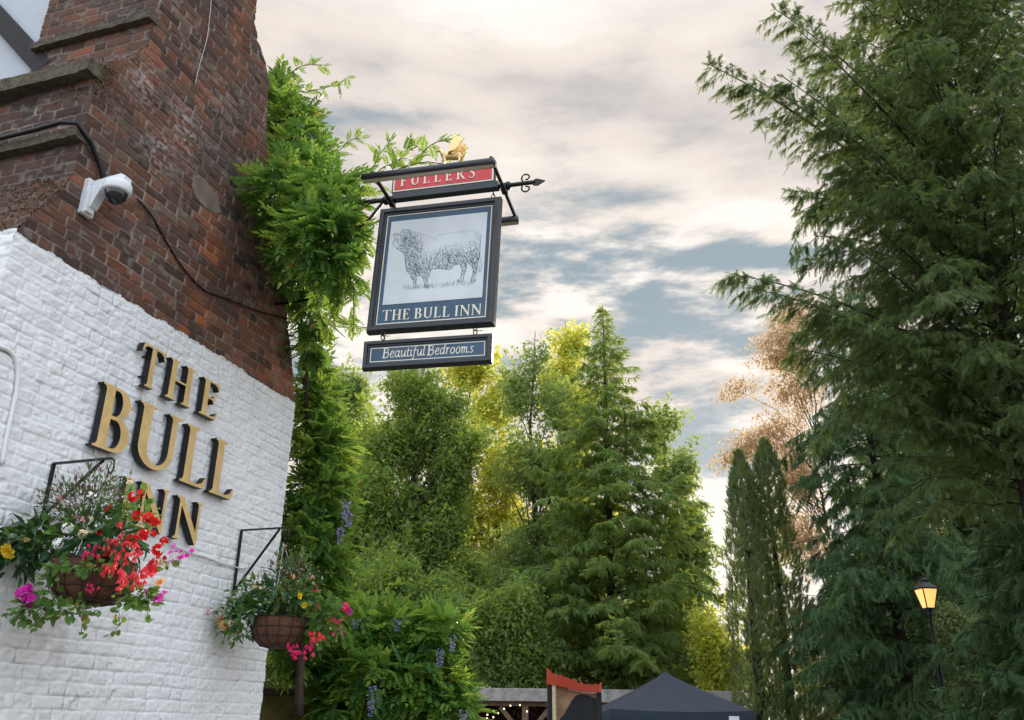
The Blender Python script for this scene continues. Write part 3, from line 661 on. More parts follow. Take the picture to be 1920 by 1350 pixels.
# red name panel
pn = empty('name_panel', sgp(.04, 5.215), 'red name panel with cream letters standing on the sign beam', 'sign panel')
q = MB(); q.box(sgp(.04, 5.31), SX*.395, SN*.014, [0, 0, .095], .004); q.build('backboard', m_dk, pn)
q = MB(); q.box(sgp(.04, 5.31, .016), SX*.383, SN*.004, [0, 0, .085]); q.build('border', m_cream, pn)
q = MB(); q.box(sgp(.04, 5.31, .020), SX*.371, SN*.003, [0, 0, .073]); q.build('red_panel', m_red, pn)
lf, ls = MB(), MB(); x = -.285; spc = [.032, .030, .034, .034, .034, .030, 0]
for i, ch in enumerate("FULLERS"):
    x += glyph_mesh(lf, ls, ch, sgp, x, 5.262, .092, .92, .0235, .0285)+spc[i]
    if ch == 'R': glyph_mesh(lf, None, "'", sgp, x-.024, 5.262, .092, .92, .023, .028)
for p in ls.f: lf.f.append(tuple(i+len(lf.v) for i in p))
lf.v += ls.v; lf.build('lettering', m_cream, pn)
# flood light hoods on cross arms
fl = empty('sign_light', sgp(.04, 5.14), 'pair of long black light hoods held either side of the sign on cross arms', 'sign light')
for sg, nm in ((1, 1), (-1, 1)):
    hd = MB(); ring = [(.038*math.cos(a), .034*math.sin(a)) for a in np.linspace(-.85, math.pi+.85, 15)]; n_ = len(ring); V = []
    for k, (ax_, rs) in enumerate(((-.435, .0), (-.43, 1), (.52, 1), (.525, .0))):
        for (u_, w_) in ring: V.append(sgp(ax_, 5.118+w_*(rs if rs else .02), sg*(.375+u_*(rs if rs else .02))))
    F = [(k*n_+i, k*n_+i+1, (k+1)*n_+i+1, (k+1)*n_+i) for k in range(3) for i in range(n_-1)]
    hd.add(V, F); hd.build('light_hood', m_dk, fl, smooth=True)
    rf_ = MB(); rf_.box(sgp(.045, 5.096, sg*.375), SX*.468, SN*.020, [0, 0, .004]); rf_.build('reflector', mat('hood_reflector', (.66, .56, .42), .45, metal=.2), fl)
for a_ in (-.355, .50):
    ar = MB(); ar.box(sgp(a_, 5.145, 0), SN*.40, SX*.010, [0, 0, .012], .002); ar.box(sgp(a_, 5.155, .0), SX*.02, SN*.035, [0, 0, .03], .004); ar.build('cross_arm', m_iron, fl)
# main board, slightly swung: traced corners of the photograph fitted to a rectangle
MA = math.radians(105.2); MR = math.radians(-1.88)
BXh = np.array([math.sin(MA), math.cos(MA), 0]); BN = -np.array([math.cos(MA)*-1, math.sin(MA), 0])*1.0
BN = np.array([math.cos(MA), -math.sin(MA), 0]); BX = math.cos(MR)*BXh+math.sin(MR)*np.array([0, 0, 1.]); BZ = -math.sin(MR)*BXh+math.cos(MR)*np.array([0, 0, 1.])
BC = np.array([-.552, 5.489, 4.587])
def bp_(a, b, off=0.0): return BC+BX*a+BZ*b+BN*off
def bpix(x, y, off=0.0):
    r = ray(x, y); c0 = BC+BN*off; t = ((c0-EYE)@BN)/(r@BN); p = EYE+r*t-c0; return p@BX, p@BZ
def frame_mesh(fr, w, h, t, d, m, parent):
    """moulded picture frame: mitred ring with a stepped profile"""
    prof_ = [(0, -d), (0, d*.5), (t*.22, d), (t*.62, d), (t*.74, d*.55), (t*.90, d*.55), (t, d*.15), (t, -d*.5)]
    V = []; F = []
    for i, (ins, z) in enumerate(prof_):
        for sx, sy in ((-1, -1), (1, -1), (1, 1), (-1, 1)): V.append(fr(sx*(w/2-ins), sy*(h/2-ins), z))
    for i in range(len(prof_)-1):
        for k in range(4): F.append((i*4+k, i*4+(k+1) % 4, i*4+4+(k+1) % 4, i*4+4+k))
    F += [(3, 2, 1, 0)]
    mb = MB(); mb.add(V, F); return mb.build('frame', m, parent)
sg_ = empty('hanging_pub_sign', bp_(0, .5), 'framed pub sign with an engraved bull on a pale panel, hanging from the beam', 'pub sign')
frame_mesh(bp_, .925, 1.0, .062, .032, m_dk, sg_)
q = MB(); q.box(bp_(0, 0, -.002), BX*.41, BZ*.45, BN*.010); q.build('board', m_navy, sg_)
def border(fr, w, h, t, off, m, parent):
    mb = MB()
    for c_, hx, hy in (((0, h/2-t/2), w/2, t/2), ((0, -h/2+t/2), w/2, t/2), ((-w/2+t/2, 0), t/2, h/2-t), ((w/2-t/2, 0), t/2, h/2-t)):
        e1 = fr(c_[0]+1, c_[1])-fr(*c_); e2 = fr(c_[0], c_[1]+1)-fr(*c_); e3 = fr(c_[0], c_[1], 1)-fr(*c_)
        mb.box(fr(c_[0], c_[1], off), e1*hx, e2*hy, e3*.001)
    mb.build('border_line', m, parent)
border(bp_, .802, .878, .007, .009, m_cream, sg_)
cn = [bpix(700+x/6.1375, 400+y/6.1375, .009) for x, y in ((210, 85), (1305, 0), (1262, 970), (108, 1052))]
a0, a1 = (cn[0][0]+cn[3][0])/2, (cn[1][0]+cn[2][0])/2; b1, b0 = (cn[0][1]+cn[1][1])/2, (cn[3][1]+cn[2][1])/2
q = MB(); q.box(bp_((a0+a1)/2, (b0+b1)/2, .0095), BX*(a1-a0)/2, BZ*(b1-b0)/2, BN*.0012); q.build('picture_panel', m_pic, sg_)
bull = [(228, 245), (262, 232), (300, 240), (330, 200), (390, 185), (440, 205), (520, 225), (600, 250), (690, 285), (760, 250), (860, 225), (980, 215), (1080, 205), (1160, 200), (1205, 225), (1225, 300), (1228, 420), (1215, 520), (1200, 600), (1190, 680), (1165, 740), (1180, 775), (1120, 785), (1135, 730), (1150, 650), (1110, 580), (1080, 560), (1075, 620), (1050, 690), (1035, 760), (1020, 785), (965, 780), (1000, 740), (1020, 660), (990, 575), (930, 600), (870, 650), (840, 640), (760, 635), (670, 645), (640, 720), (620, 790), (635, 850), (595, 855), (580, 780), (555, 720), (500, 720), (490, 790), (492, 850), (465, 850), (460, 780), (420, 700), (385, 660), (365, 560), (355, 460), (310, 430), (235, 370), (225, 340), (245, 300)]
def z3(x, y): return bpix(700+x/6.1375, 400+y/6.1375, .0115)
def seg(mb, p, q_, w, off=.0113):
    a = np.array(z3(*p)); b = np.array(z3(*q_)); d = b-a; L = np.linalg.norm(d)
    if L < 1e-6: return
    n_ = np.array([-d[1], d[0]])/L*w/2
    mb.add([bp_(*(a-n_), off), bp_(*(b-n_), off), bp_(*(b+n_*.6), off), bp_(*(a+n_*.6), off)], [(0, 1, 2, 3)])
bp2 = np.array(bull, float); inkd, inkp = MB(), MB()
sm = smooth_pts(bull+[bull[0]], 4)
for i in range(len(sm)-1):
    belly = sm[i][1] > 420 or sm[i][0] < 420
    seg(inkd if belly else inkp, sm[i], sm[i+1], .0040 if belly else .0022, .0113+.00002*(i % 7))
def dens_f(x, y):
    d = .18+.5*sstep(y, 330, 620)+.55*math.exp(-((x-430)/120)**2-((y-400)/190)**2)+.5*math.exp(-((x-920)/200)**2-((y-500)/90)**2)+.5*math.exp(-((x-400)/110)**2-((y-300)/90)**2)
    d += .45*math.exp(-((x-1160)/70)**2-((y-520)/160)**2)-.40*math.exp(-((x-650)/90)**2-((y-400)/110)**2)-.5*math.exp(-((x-850)/250)**2-((y-270)/80)**2)+.5*math.exp(-((x-500)/60)**2-((y-650)/50)**2)
    return d
cnt = 0
while cnt < 2300:
    x, y = rng.uniform(225, 1230), rng.uniform(185, 855)
    if not inpoly(np.array([x]), np.array([y]), bull)[0] or rng.random() > dens_f(x, y): continue
    cnt += 1; an = (math.radians(75+25*math.sin(x/90)) if x > 480 else math.radians(20+60*math.sin(x/60+y/70))); an += rng.normal()*.25
    L = rng.uniform(14, 34); dk_ = rng.random() < .55*dens_f(x, y)
    seg(inkd if dk_ else inkp, (x-L*math.cos(an)/2, y-L*math.sin(an)/2), (x+L*math.cos(an)/2, y+L*math.sin(an)/2), .0030 if dk_ else .0024, .0112+.0000006*(cnt % 400))
for i in range(260):                                            # tufts of grass under the feet
    x = rng.uniform(340, 1180); y = 870-(x-340)*.075+rng.normal()*14; L = rng.uniform(10, 34); seg(inkp, (x, y), (x+rng.normal()*9, y-L), .0016, .0113+.0000006*i)
tl = [(1235, 240), (1232, 330), (1228, 430), (1225, 510), (1245, 580), (1240, 640), (1222, 680), (1215, 600)]
for i in range(len(tl)-1): seg(inkd, tl[i], tl[i+1], .0035)
for p in ((330, 300), (420, 275), (270, 330)): seg(inkd, p, (p[0]+16, p[1]+4), .007)
inkd.build('bull_engraving', m_ink, sg_); inkp.build('bull_shading', m_ink2, sg_)
lf = MB(); ax0, bz0 = z3(95, 1240); ax1, _ = z3(1240, 1160); hh = .0805
word = "THE BULL INN"; tot = sum(.30 if c_ == ' ' else glyph(c_)[1]+.10 for c_ in word)-.10; k_ = (ax1-ax0)/(tot*hh); x = ax0; bz0 = z3(100, 1237)[1]; bz1 = z3(1230, 1165)[1]
for c_ in word:
    if c_ == ' ': x += .30*hh*k_; continue
    bb = bz0+(bz1-bz0)*(x-ax0)/(ax1-ax0); x += glyph_mesh(lf, None, c_, bp_, x, bb, hh, k_, 0, .0115)+.10*hh*k_
lf.build('lettering', m_cream, sg_)
for a_ in (-.38, .40):
    ey = MB(); c_ = bp_(a_, .515); ey.tube([c_+BX*.012*math.cos(t)+np.array([0, 0, .018*math.sin(t)]) for t in np.linspace(0, 2*math.pi, 13)], .004, 5); ey.tube([c_+np.array([0, 0, .01]), c_+np.array([0, 0, .075])], .005, 5); ey.build('hanger', m_iron, sg_, smooth=True)
# lower board
LA = math.radians(100.6); LR = math.radians(.2); LC = EYE+(np.array([-.586, 5.605, 3.966])-EYE)*.978
LX = math.cos(LR)*np.array([math.sin(LA), math.cos(LA), 0])+math.sin(LR)*np.array([0, 0, 1.]); LN = np.array([math.cos(LA), -math.sin(LA), 0]); LZ = np.cross(LX, LN); LZ *= np.sign(LZ[2])
def lp_(a, b, off=0.0): return LC+LX*a+LZ*b+LN*off
def lpix(x, y, off=0.0):
    r = ray(x, y); c0 = LC+LN*off; t = ((c0-EYE)@LN)/(r@LN); p = EYE+r*t-c0; return p@LX, p@LZ
lo = empty('small_hanging_sign', lp_(0, .1), 'low wide framed sign with slanting cream words, hooked under the bull sign', 'pub sign')
frame_mesh(lp_, .90, .209, .046, .028, m_dk, lo)
q = MB(); q.box(lp_(0, 0, -.002), LX*.41, LZ*.064, LN*.010); q.build('board', m_navy, lo); border(lp_, .80, .105, .0055, .009, m_cream, lo)
LCG = {'B': (.52, [([(.10, .72), (.04, 0)], .055), ([(-.02, .72), (.25, .72), (.38, .66), (.36, .50), (.22, .40), (.08, .38)], .03), ([(.22, .40), (.38, .36), (.42, .20), (.32, .04), (.15, 0), (-.06, 0)], .035)]),
       'e': (.38, [([(.06, .24), (.22, .28), (.31, .36), (.28, .48), (.18, .48), (.07, .34), (.05, .14), (.12, .02), (.23, .02), (.33, .12)], .032)]),
       'a': (.46, [([(.34, .44), (.24, .49), (.11, .40), (.05, .2), (.08, .04), (.17, .03), (.29, .2)], .033), ([(.38, .49), (.31, .2), (.31, .05), (.37, .02), (.43, .09)], .038)]),
       'u': (.47, [([(.03, .43), (.10, .48), (.07, .2), (.10, .03), (.20, .04), (.33, .28)], .034), ([(.38, .49), (.33, .15), (.35, .02), (.45, .09)], .038)]),
       't': (.28, [([(.14, .65), (.08, .2), (.09, .03), (.16, .01), (.24, .08)], .038), ([(.01, .46), (.26, .46)], .022)]),
       'i': (.22, [([(.03, .43), (.10, .48), (.06, .15), (.09, .02), (.18, .08)], .038), ([(.13, .66), (.135, .71)], .042)]),
       'f': (.29, [([(.35, .72), (.28, .77), (.19, .68), (.12, .35), (.06, -.10), (.0, -.20), (-.08, -.18)], .032), ([(.02, .46), (.28, .46)], .022)]),
       'l': (.21, [([(.05, .74), (.13, .77), (.06, .2), (.08, .03), (.17, .08)], .038)]),
       'd': (.47, [([(.33, .42), (.24, .49), (.11, .40), (.05, .2), (.08, .04), (.17, .03), (.29, .2)], .033), ([(.42, .77), (.32, .2), (.32, .05), (.42, .08)], .038)]),
       'r': (.32, [([(.02, .43), (.10, .48), (.05, 0)], .038), ([(.08, .26), (.18, .44), (.29, .47)], .03)]),
       'o': (.42, [([(.22, .48), (.09, .36), (.05, .16), (.13, .02), (.26, .06), (.35, .26), (.32, .44), (.22, .48)], .035)]),
       'm': (.66, [([(.02, .43), (.10, .48), (.05, 0)], .036), ([(.08, .26), (.20, .46), (.27, .42), (.23, 0)], .034), ([(.25, .26), (.38, .46), (.45, .42), (.42, .06), (.50, .02), (.58, .09)], .034)]),
       's': (.31, [([(.29, .42), (.20, .48), (.09, .40), (.14, .27), (.22, .17), (.19, .04), (.09, .01), (.0, .07)], .033)])}
word = "Beautiful Bedrooms"; x0_, y0_ = lpix(718, 671, .010); x1_, y1_ = lpix(888, 660.5, .010); tot = sum(.2 if c_ == ' ' else LCG[c_][0] for c_ in word); k_ = (x1_-x0_)/tot; lf = MB(); x = 0; li = 0
for c_ in word:
    if c_ == ' ': x += .2; continue
    for pts, wd_ in LCG[c_][1]:
        P_ = smooth_pts(pts, 4) if len(pts) > 2 else np.array(pts, float); poly = ribbon(P_, np.full(len(P_), wd_*.95)); n_ = len(P_); li += 1
        bb = y0_+(y1_-y0_)*x/tot
        V = [lp_(x0_+(x+a)*k_, bb+b*k_*1.05, .0095+.00015*(li % 3)) for a, b in poly]; F = [(i, i+1, 2*n_-2-i, 2*n_-1-i) for i in range(n_-1)]; lf.add(V, F)
    x += LCG[c_][0]
lf.build('lettering', m_cream, lo)
for (px, py) in ((718, 630), (891, 620)):
    a_, b_ = lpix(px, py); hk = MB(); c_ = lp_(a_, b_)
    hk.tube([c_+LX*.014*math.cos(t)+np.array([0, 0, .018+.016*math.sin(t)]) for t in np.linspace(0, 2*math.pi, 11)], .0042, 5); hk.tube([c_+LX*.013*math.cos(t)+LN*.010*math.sin(t)+np.array([0, 0, -.012+.014*math.sin(t)]) for t in np.linspace(0, 2*math.pi, 11)], .0042, 5)
    hk.tube([c_+LX*-.01, c_+LX*.055-np.array([0, 0, .004])], .0025, 4); hk.build('hook', m_iron, lo, smooth=True)
# gilt winged beast finial
gf = empty('gilt_finial', sgp(.125, 5.41), 'small gilded winged beast standing on top of the sign', 'finial')
gm_ = MB(); gp = lambda a, b, o=0: sgp(.10+a, 5.405+b, o)
gm_.tube([gp(-.075, .075), gp(-.05, .095), gp(0, .085), gp(.05, .08), (gp(.075, .06))], [.018, .03, .026, .032, .014], 8)
gm_.tube([gp(-.065, .09), gp(-.085, .14), (gp(-.10, .155)), gp(-.125, .145)], [.022, .018, .016, .006], 7)
for a_, o_ in ((-.06, .02), (-.075, -.02), (.05, .02), (.065, -.02)): gm_.tube([gp(a_, .075, o_), gp(a_+.012, .035, o_), gp(a_-.008, 0, o_), gp(a_-.03, -.004, o_)], [.016, .010, .008, .007], 6)
gm_.tube([gp(.07, .07), gp(.105, .09), gp(.10, .13), gp(.075, .15), gp(.09, .18)], [.009, .007, .006, .006, .010], 6)
gm_.build('body', m_brass, gf, smooth=True)
for o_ in (.025, -.025):
    wg = MB()
    for i in range(6):
        t = i/5; wg.prism([(-.035+.02*t, .09), (-.01+.085*t, .17+.06*(1-abs(t-.5))), (.02+.085*t, .215+.05*(1-t)-.02*t), (.0+.035*t, .10)], o_*(1+.25*i)-.003, o_*(1+.25*i)+.003, gp)
    wg.build('wing', m_brass, gf)
bs = MB(); bs.box(sgp(.09, 5.4045), SX*.11, SN*.03, [0, 0, .003]); bs.build('plinth', m_dk, gf)

# ================================================================== WISTERIA
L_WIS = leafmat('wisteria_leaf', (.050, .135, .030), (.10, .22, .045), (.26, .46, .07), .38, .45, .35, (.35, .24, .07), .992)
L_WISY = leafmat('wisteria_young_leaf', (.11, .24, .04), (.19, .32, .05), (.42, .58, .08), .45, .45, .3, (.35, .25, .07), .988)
M_LIL = leafmat('lilac_petal', (.22, .20, .42), (.40, .36, .60), (.35, .32, .6), .3)
M_STEM = mat('climber_stem', (.10, .075, .05), .9, var=.5, vscale=20, bump=.8)
def climber(name, base, blobs, n, size, label, inner=.35, stems=(), young=.25, racemes=(), cat='climbing plant', sprigs=()):
    o = empty(name, base, label, cat); ny = int(n*young)
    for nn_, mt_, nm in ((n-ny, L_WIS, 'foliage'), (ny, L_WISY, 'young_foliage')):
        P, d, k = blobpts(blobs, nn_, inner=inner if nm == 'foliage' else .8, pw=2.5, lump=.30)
        D = d*.9+rv(nn_)*.75; D[:, 2] -= .15; D[:, :2] += 0
        U = np.array([0, 0, 1.])+rv(nn_)*.35
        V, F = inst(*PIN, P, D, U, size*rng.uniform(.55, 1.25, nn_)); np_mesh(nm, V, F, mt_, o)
    for px, py, Y_, a_ in sprigs:                              # long shoots standing out of the mass
        p = at(px, py, Y_); q = [p]
        for i in range(6): q.append(q[-1]+np.array([math.cos(a_)*.085, rng.normal()*.02, math.sin(a_)*.085+.012*i*(-1 if a_ > 0 else 1)]))
        sb = MB(); sb.tube(q, .004, 4); sb.build('shoot', M_STEM, o); Q = np.repeat(np.array(q), 2, 0)
        D = rv(len(Q))*.6+np.array([math.cos(a_), 0, math.sin(a_)])*.5; V, F = inst(*PIN, Q, D, np.array([0, 0, 1.])+rv(len(Q))*.3, size*.75*rng.uniform(.6, 1, len(Q))); np_mesh('shoot_leaves', V, F, L_WISY, o)
    for pts, r in stems:
        sb = MB(); P = smooth_pts([at(*p) for p in pts], 5); sb.tube(P, np.linspace(r, r*.55, len(P)), 7); sb.build('stem', M_STEM, o, smooth=True)
    for px, py, Y_, L in racemes:
        p = at(px, py, Y_); m = int(90*L/.2); t = rng.random(m); rr = .032*(1-.75*t)*rng.random(m)**.5; a_ = rng.uniform(0, 6.28, m)
        P = p+np.stack([rr*np.cos(a_), rr*np.sin(a_), -L*t], 1); D = np.stack([np.cos(a_), np.sin(a_), -.5+0*t], 1)
        V, F = inst(*LEAF, P, D, rv(m), .022*rng.uniform(.7, 1.3, m)); np_mesh('flower_raceme', V, F, M_LIL, o)
    return o
YW = 6.6
climber('wisteria', at(560, 1340, 7.0)*[1, 1, 0], [pb(527, 178, 7.1, 22, 36, .22), pb(540, 232, 7.0, 42, 40, .35), pb(572, 285, 6.8, 38, 36, .3), pb(575, 330, 6.6, 35, 26, .3), pb(502, 352, 6.6, 30, 24, .2), pb(545, 385, 6.2, 62, 52, .45),
         pb(618, 372, 5.75, 52, 36, .32), pb(642, 428, 5.65, 26, 40, .22), pb(600, 452, 5.7, 66, 46, .32), pb(632, 505, 5.7, 36, 24, .22), pb(556, 480, 6.3, 30, 42, .3), pb(552, 545, 6.9, 28, 26, .22), pb(588, 590, 6.9, 27, 28, .22), pb(578, 645, 7.0, 16, 24, .16)],
        2300, .165, 'bright green wisteria mass climbing over the brick stack towards the pub sign', inner=.3, stems=[([(572, 720, 7.2), (572, 640, 7.0), (560, 560, 6.9), (620, 500, 6.0), (645, 470, 5.7)], .03), ([(560, 560, 6.9), (545, 450, 6.7), (530, 300, 7.0), (510, 190, 7.2)], .022)],
        racemes=[(572, 235, 6.6, .16), (590, 250, 6.6, .14), (540, 265, 6.5, .12)], sprigs=[(600, 300, 6.5, .8), (605, 330, 6.5, .2), (560, 170, 6.9, -.3), (686, 340, 5.9, .9), (696, 322, 5.9, 1.3), (735, 320, 5.9, 1.2), (745, 318, 5.9, .3), (770, 312, 5.9, .9), (664, 540, 5.75, -1.5), (650, 520, 5.75, -1.7), (600, 530, 6.4, -.6), (625, 600, 6.7, -.4), (535, 150, 7.0, .8), (480, 350, 6.3, 3.3), (530, 520, 6.6, 3.0), (590, 550, 6.5, -1.3)])
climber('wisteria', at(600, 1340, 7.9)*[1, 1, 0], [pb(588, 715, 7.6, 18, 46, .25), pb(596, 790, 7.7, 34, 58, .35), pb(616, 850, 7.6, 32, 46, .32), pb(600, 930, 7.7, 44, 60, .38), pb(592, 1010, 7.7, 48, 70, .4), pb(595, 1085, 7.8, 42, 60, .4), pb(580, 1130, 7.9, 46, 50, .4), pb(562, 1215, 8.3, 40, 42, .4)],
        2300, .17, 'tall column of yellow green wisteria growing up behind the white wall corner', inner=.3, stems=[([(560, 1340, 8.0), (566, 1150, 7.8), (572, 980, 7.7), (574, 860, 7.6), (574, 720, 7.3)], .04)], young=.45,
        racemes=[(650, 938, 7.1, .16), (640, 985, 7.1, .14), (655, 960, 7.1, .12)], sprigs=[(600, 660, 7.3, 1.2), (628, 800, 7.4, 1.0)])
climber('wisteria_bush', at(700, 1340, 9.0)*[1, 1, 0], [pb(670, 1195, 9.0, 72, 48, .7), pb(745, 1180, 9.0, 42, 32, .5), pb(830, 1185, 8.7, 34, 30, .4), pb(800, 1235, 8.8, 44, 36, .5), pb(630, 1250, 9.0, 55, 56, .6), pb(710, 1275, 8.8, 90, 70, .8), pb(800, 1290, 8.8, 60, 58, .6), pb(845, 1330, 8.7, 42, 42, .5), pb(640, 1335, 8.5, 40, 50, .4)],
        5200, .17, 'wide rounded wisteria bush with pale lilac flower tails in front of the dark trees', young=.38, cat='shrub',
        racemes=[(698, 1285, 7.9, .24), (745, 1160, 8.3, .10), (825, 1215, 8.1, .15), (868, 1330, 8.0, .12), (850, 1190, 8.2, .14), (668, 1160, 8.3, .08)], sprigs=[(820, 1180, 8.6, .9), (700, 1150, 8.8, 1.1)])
# mossy garden wall under the climbers
gw = MB(); m_moss = mat('mossy_render', (.26, .23, .07), .95, var=.5, vscale=6, bump=.9, col2=(.12, .13, .05))
pa, pb_ = at(478, 1304, 8.6), at(760, 1320, 9.8); gdir = nrm((pb_-pa)*[1, 1, 0]); gnn = np.array([gdir[1], -gdir[0], 0])
gL = np.linalg.norm((pb_-pa)*[1, 1, 0]); c_ = (pa+pb_)/2*[1, 1, 0]; gh = 1.82
gw.box(c_+[0, 0, gh/2], gdir*gL/2, gnn*.11, [0, 0, gh/2], .01); gw_t = empty('garden_wall', c_, 'mossy yellow green garden wall below the wisteria, beside the white wall', 'garden wall'); gw.build('wall', m_moss, gw_t)
gw = MB(); gw.box(c_+[0, 0, gh+.03], gdir*gL/2, gnn*.15, [0, 0, .03], .01); gw.build('coping', mat('wall_coping', (.16, .14, .10), .9, var=.4, vscale=9, bump=.6), gw_t)

# ================================================================== HANGING BASKETS
M_COIR = mat('coir_liner', (.15, .065, .035), .95, var=.5, vscale=30, bump=1.0, col2=(.085, .045, .03))
M_WIRE = mat('basket_wire', (.03, .025, .022), .6, metal=.4)
L_BEG = leafmat('begonia_leaf', (.020, .065, .030), (.045, .12, .045), (.08, .2, .05), .22, .4, .5)
L_GER = leafmat('ivy_leaf', (.06, .15, .035), (.12, .24, .05), (.25, .42, .08), .3, .45, .4, (.28, .22, .05), .94)
L_FINE = leafmat('wispy_leaf', (.07, .12, .05), (.12, .17, .07), (.2, .3, .1), .3, .5, .3, (.16, .05, .05), .85)
def petmat(n, a, b): return leafmat(n, a, b, tuple(min(1, k*1.1) for k in b), .30, .5, .25)
FM = dict(red=petmat('scarlet_petal', (.50, .008, .010), (.72, .025, .02)), coral=petmat('coral_petal', (.68, .035, .06), (.86, .10, .11)), white=petmat('white_petal', (.80, .80, .78), (.92, .92, .88)), cream=petmat('cream_petal', (.85, .66, .40), (.90, .80, .62)),
          yellow=petmat('yellow_petal', (.85, .55, .02), (.92, .75, .06)), magenta=petmat('magenta_petal', (.55, .01, .33), (.75, .04, .50)), pink=petmat('pink_petal', (.80, .25, .35), (.90, .45, .50)), orange=petmat('apricot_petal', (.85, .42, .12), (.92, .60, .28)), crimson=petmat('crimson_petal', (.70, .01, .10), (.85, .05, .22)))
PET = ([(0, 0, 0), (.5, -.36, .10), (.95, -.22, .05), (1.05, .0, -.02), (.95, .22, .05), (.5, .36, .10)], [(0, 1, 2), (0, 2, 3), (0, 3, 4), (0, 4, 5)])
NPET = ([(0, 0, 0), (.5, -.13, .03), (1, -.02, -.10), (.5, .13, .03)], [(0, 1, 2), (0, 2, 3)])
def flower(kind, colour, p, size, parent):
    p = np.asarray(p, float); toV = nrm(EYE-p)*.45+rv(1)[0]*.5+np.array([0, 0, .05]); ax_ = nrm(toV); a = nrm(np.cross(ax_, [0.2, .1, 1])); b = np.cross(ax_, a); L = []
    if kind == 'cluster':                                       # pelargonium head
        for c in rv(15):
            cc_ = p+c*size*.55; o_ = nrm(c+ax_*.4); a1 = nrm(np.cross(o_, [.3, .2, 1])); b1 = np.cross(o_, a1); th = np.arange(5)*1.2566+rng.uniform(0, 6)
            D = np.cos(th)[:, None]*a1+np.sin(th)[:, None]*b1+o_*.35; L.append(inst(*PET, np.repeat(cc_[None], 5, 0), D, o_[None], size*.42*rng.uniform(.8, 1.2, 5)))
    elif kind == 'double':                                      # ruffled begonia or marigold
        for ring, n, el, ll in ((0, 9, .15, 1.0), (1, 8, .7, .8), (2, 6, 1.3, .55)):
            th = np.arange(n)*6.283/n+ring*.4+rng.uniform(-.15, .15, n); D = np.cos(th)[:, None]*a+np.sin(th)[:, None]*b+ax_*el; L.append(inst(*PET, np.repeat(p[None], n, 0), D, ax_[None]+rv(n)*.35, size*.62*ll*rng.uniform(.8, 1.15, n)))
    elif kind == 'bells':                                       # drooping narrow petalled begonia
        for c in rng.normal(size=(9, 3))*size*.7:
            o_ = nrm(np.array([c[0]*3, c[1]*3, -1.0])+rng.normal(size=3)*.35); a1 = nrm(np.cross(o_, [1, .2, .1])); b1 = np.cross(o_, a1); th = np.arange(6)*1.047
            D = (np.cos(th)[:, None]*a1+np.sin(th)[:, None]*b1)*.40+o_; L.append(inst(*NPET, np.repeat((p+c)[None], 6, 0), D, rv(6), size*.95*rng.uniform(.8, 1.2, 6), 1.5))
    else:                                                       # open five petalled blooms in a small spray
        for c in rng.normal(size=(5, 3))*size*.55:
            o_ = nrm(ax_+rng.normal(size=3)*.4); a1 = nrm(np.cross(o_, [.3, .2, 1])); b1 = np.cross(o_, a1); th = np.arange(5)*1.2566+rng.uniform(0, 6)
            D = np.cos(th)[:, None]*a1+np.sin(th)[:, None]*b1+o_*.2; L.append(inst(*PET, np.repeat((p+c)[None], 5, 0), D, o_[None], size*.5*rng.uniform(.85, 1.15, 5)))
    V, F = cat_(L); np_mesh('flower', V, F, FM[colour], parent)
def basket(tip, C, R, hgt, label):
    t = empty('hanging_basket', C-np.array([0, 0, hgt]), label, 'hanging basket', 'hanging flower baskets on the white wall')
    prf = [(R, 0), (R*1.0, -.02), (R*.97, -hgt*.40), (R*.84, -hgt*.72), (R*.6, -hgt*.93), (R*.3, -hgt), (0, -hgt)]
    mb = MB(); mb.lathe(C, prf, 36); mb.lathe(C, [(R*.98, -.01), (0, -.015)], 36); mb.build('coir_liner', M_COIR, t, smooth=True)
    wr = MB()
    for rr, z in ((R+.007, .002), (R*.985+.006, -hgt*.32), (R*.90+.006, -hgt*.62), (R*.62+.006, -hgt*.93)): wr.tube([C+np.array([rr*math.cos(a), rr*math.sin(a), z]) for a in np.linspace(0, 2*math.pi, 33)], .0032, 5, cap=False)
    for k in range(14):
        a = k*2*math.pi/14; wr.tube([C+np.array([(r+.007)*math.cos(a), (r+.007)*math.sin(a), z]) for r, z in prf[:6]], .0028, 4)
    wr.build('wire_frame', M_WIRE, t)
    for k in range(3):
        a = k*2.094+.5; p = C+np.array([R*math.cos(a), R*math.sin(a), 0]); q = tip+np.array([0, 0, -.10]); mb = MB(); n = int(np.linalg.norm(q-p)/.022)
        for i in range(n):
            f0, f1 = i/n, (i+1.25)/n; e = nrm(np.cross(q-p, [0, 0, 1.]))*.004 if i % 2 else np.array([0, 0, .0]); mb.tube([p+(q-p)*f0+e, p+(q-p)*f1+e], .0024, 4)
        mb.build('chain', mat('steel_chain', (.35, .36, .37), .4, metal=.8), t)
    hk = MB(); hk.tube([tip+np.array([0, 0, -.10]), tip+np.array([0, 0, -.05]), tip+np.array([.012, 0, -.02]), tip+np.array([0, 0, -.005])], .003, 5); hk.build('hook', M_WIRE, t, smooth=True); return t
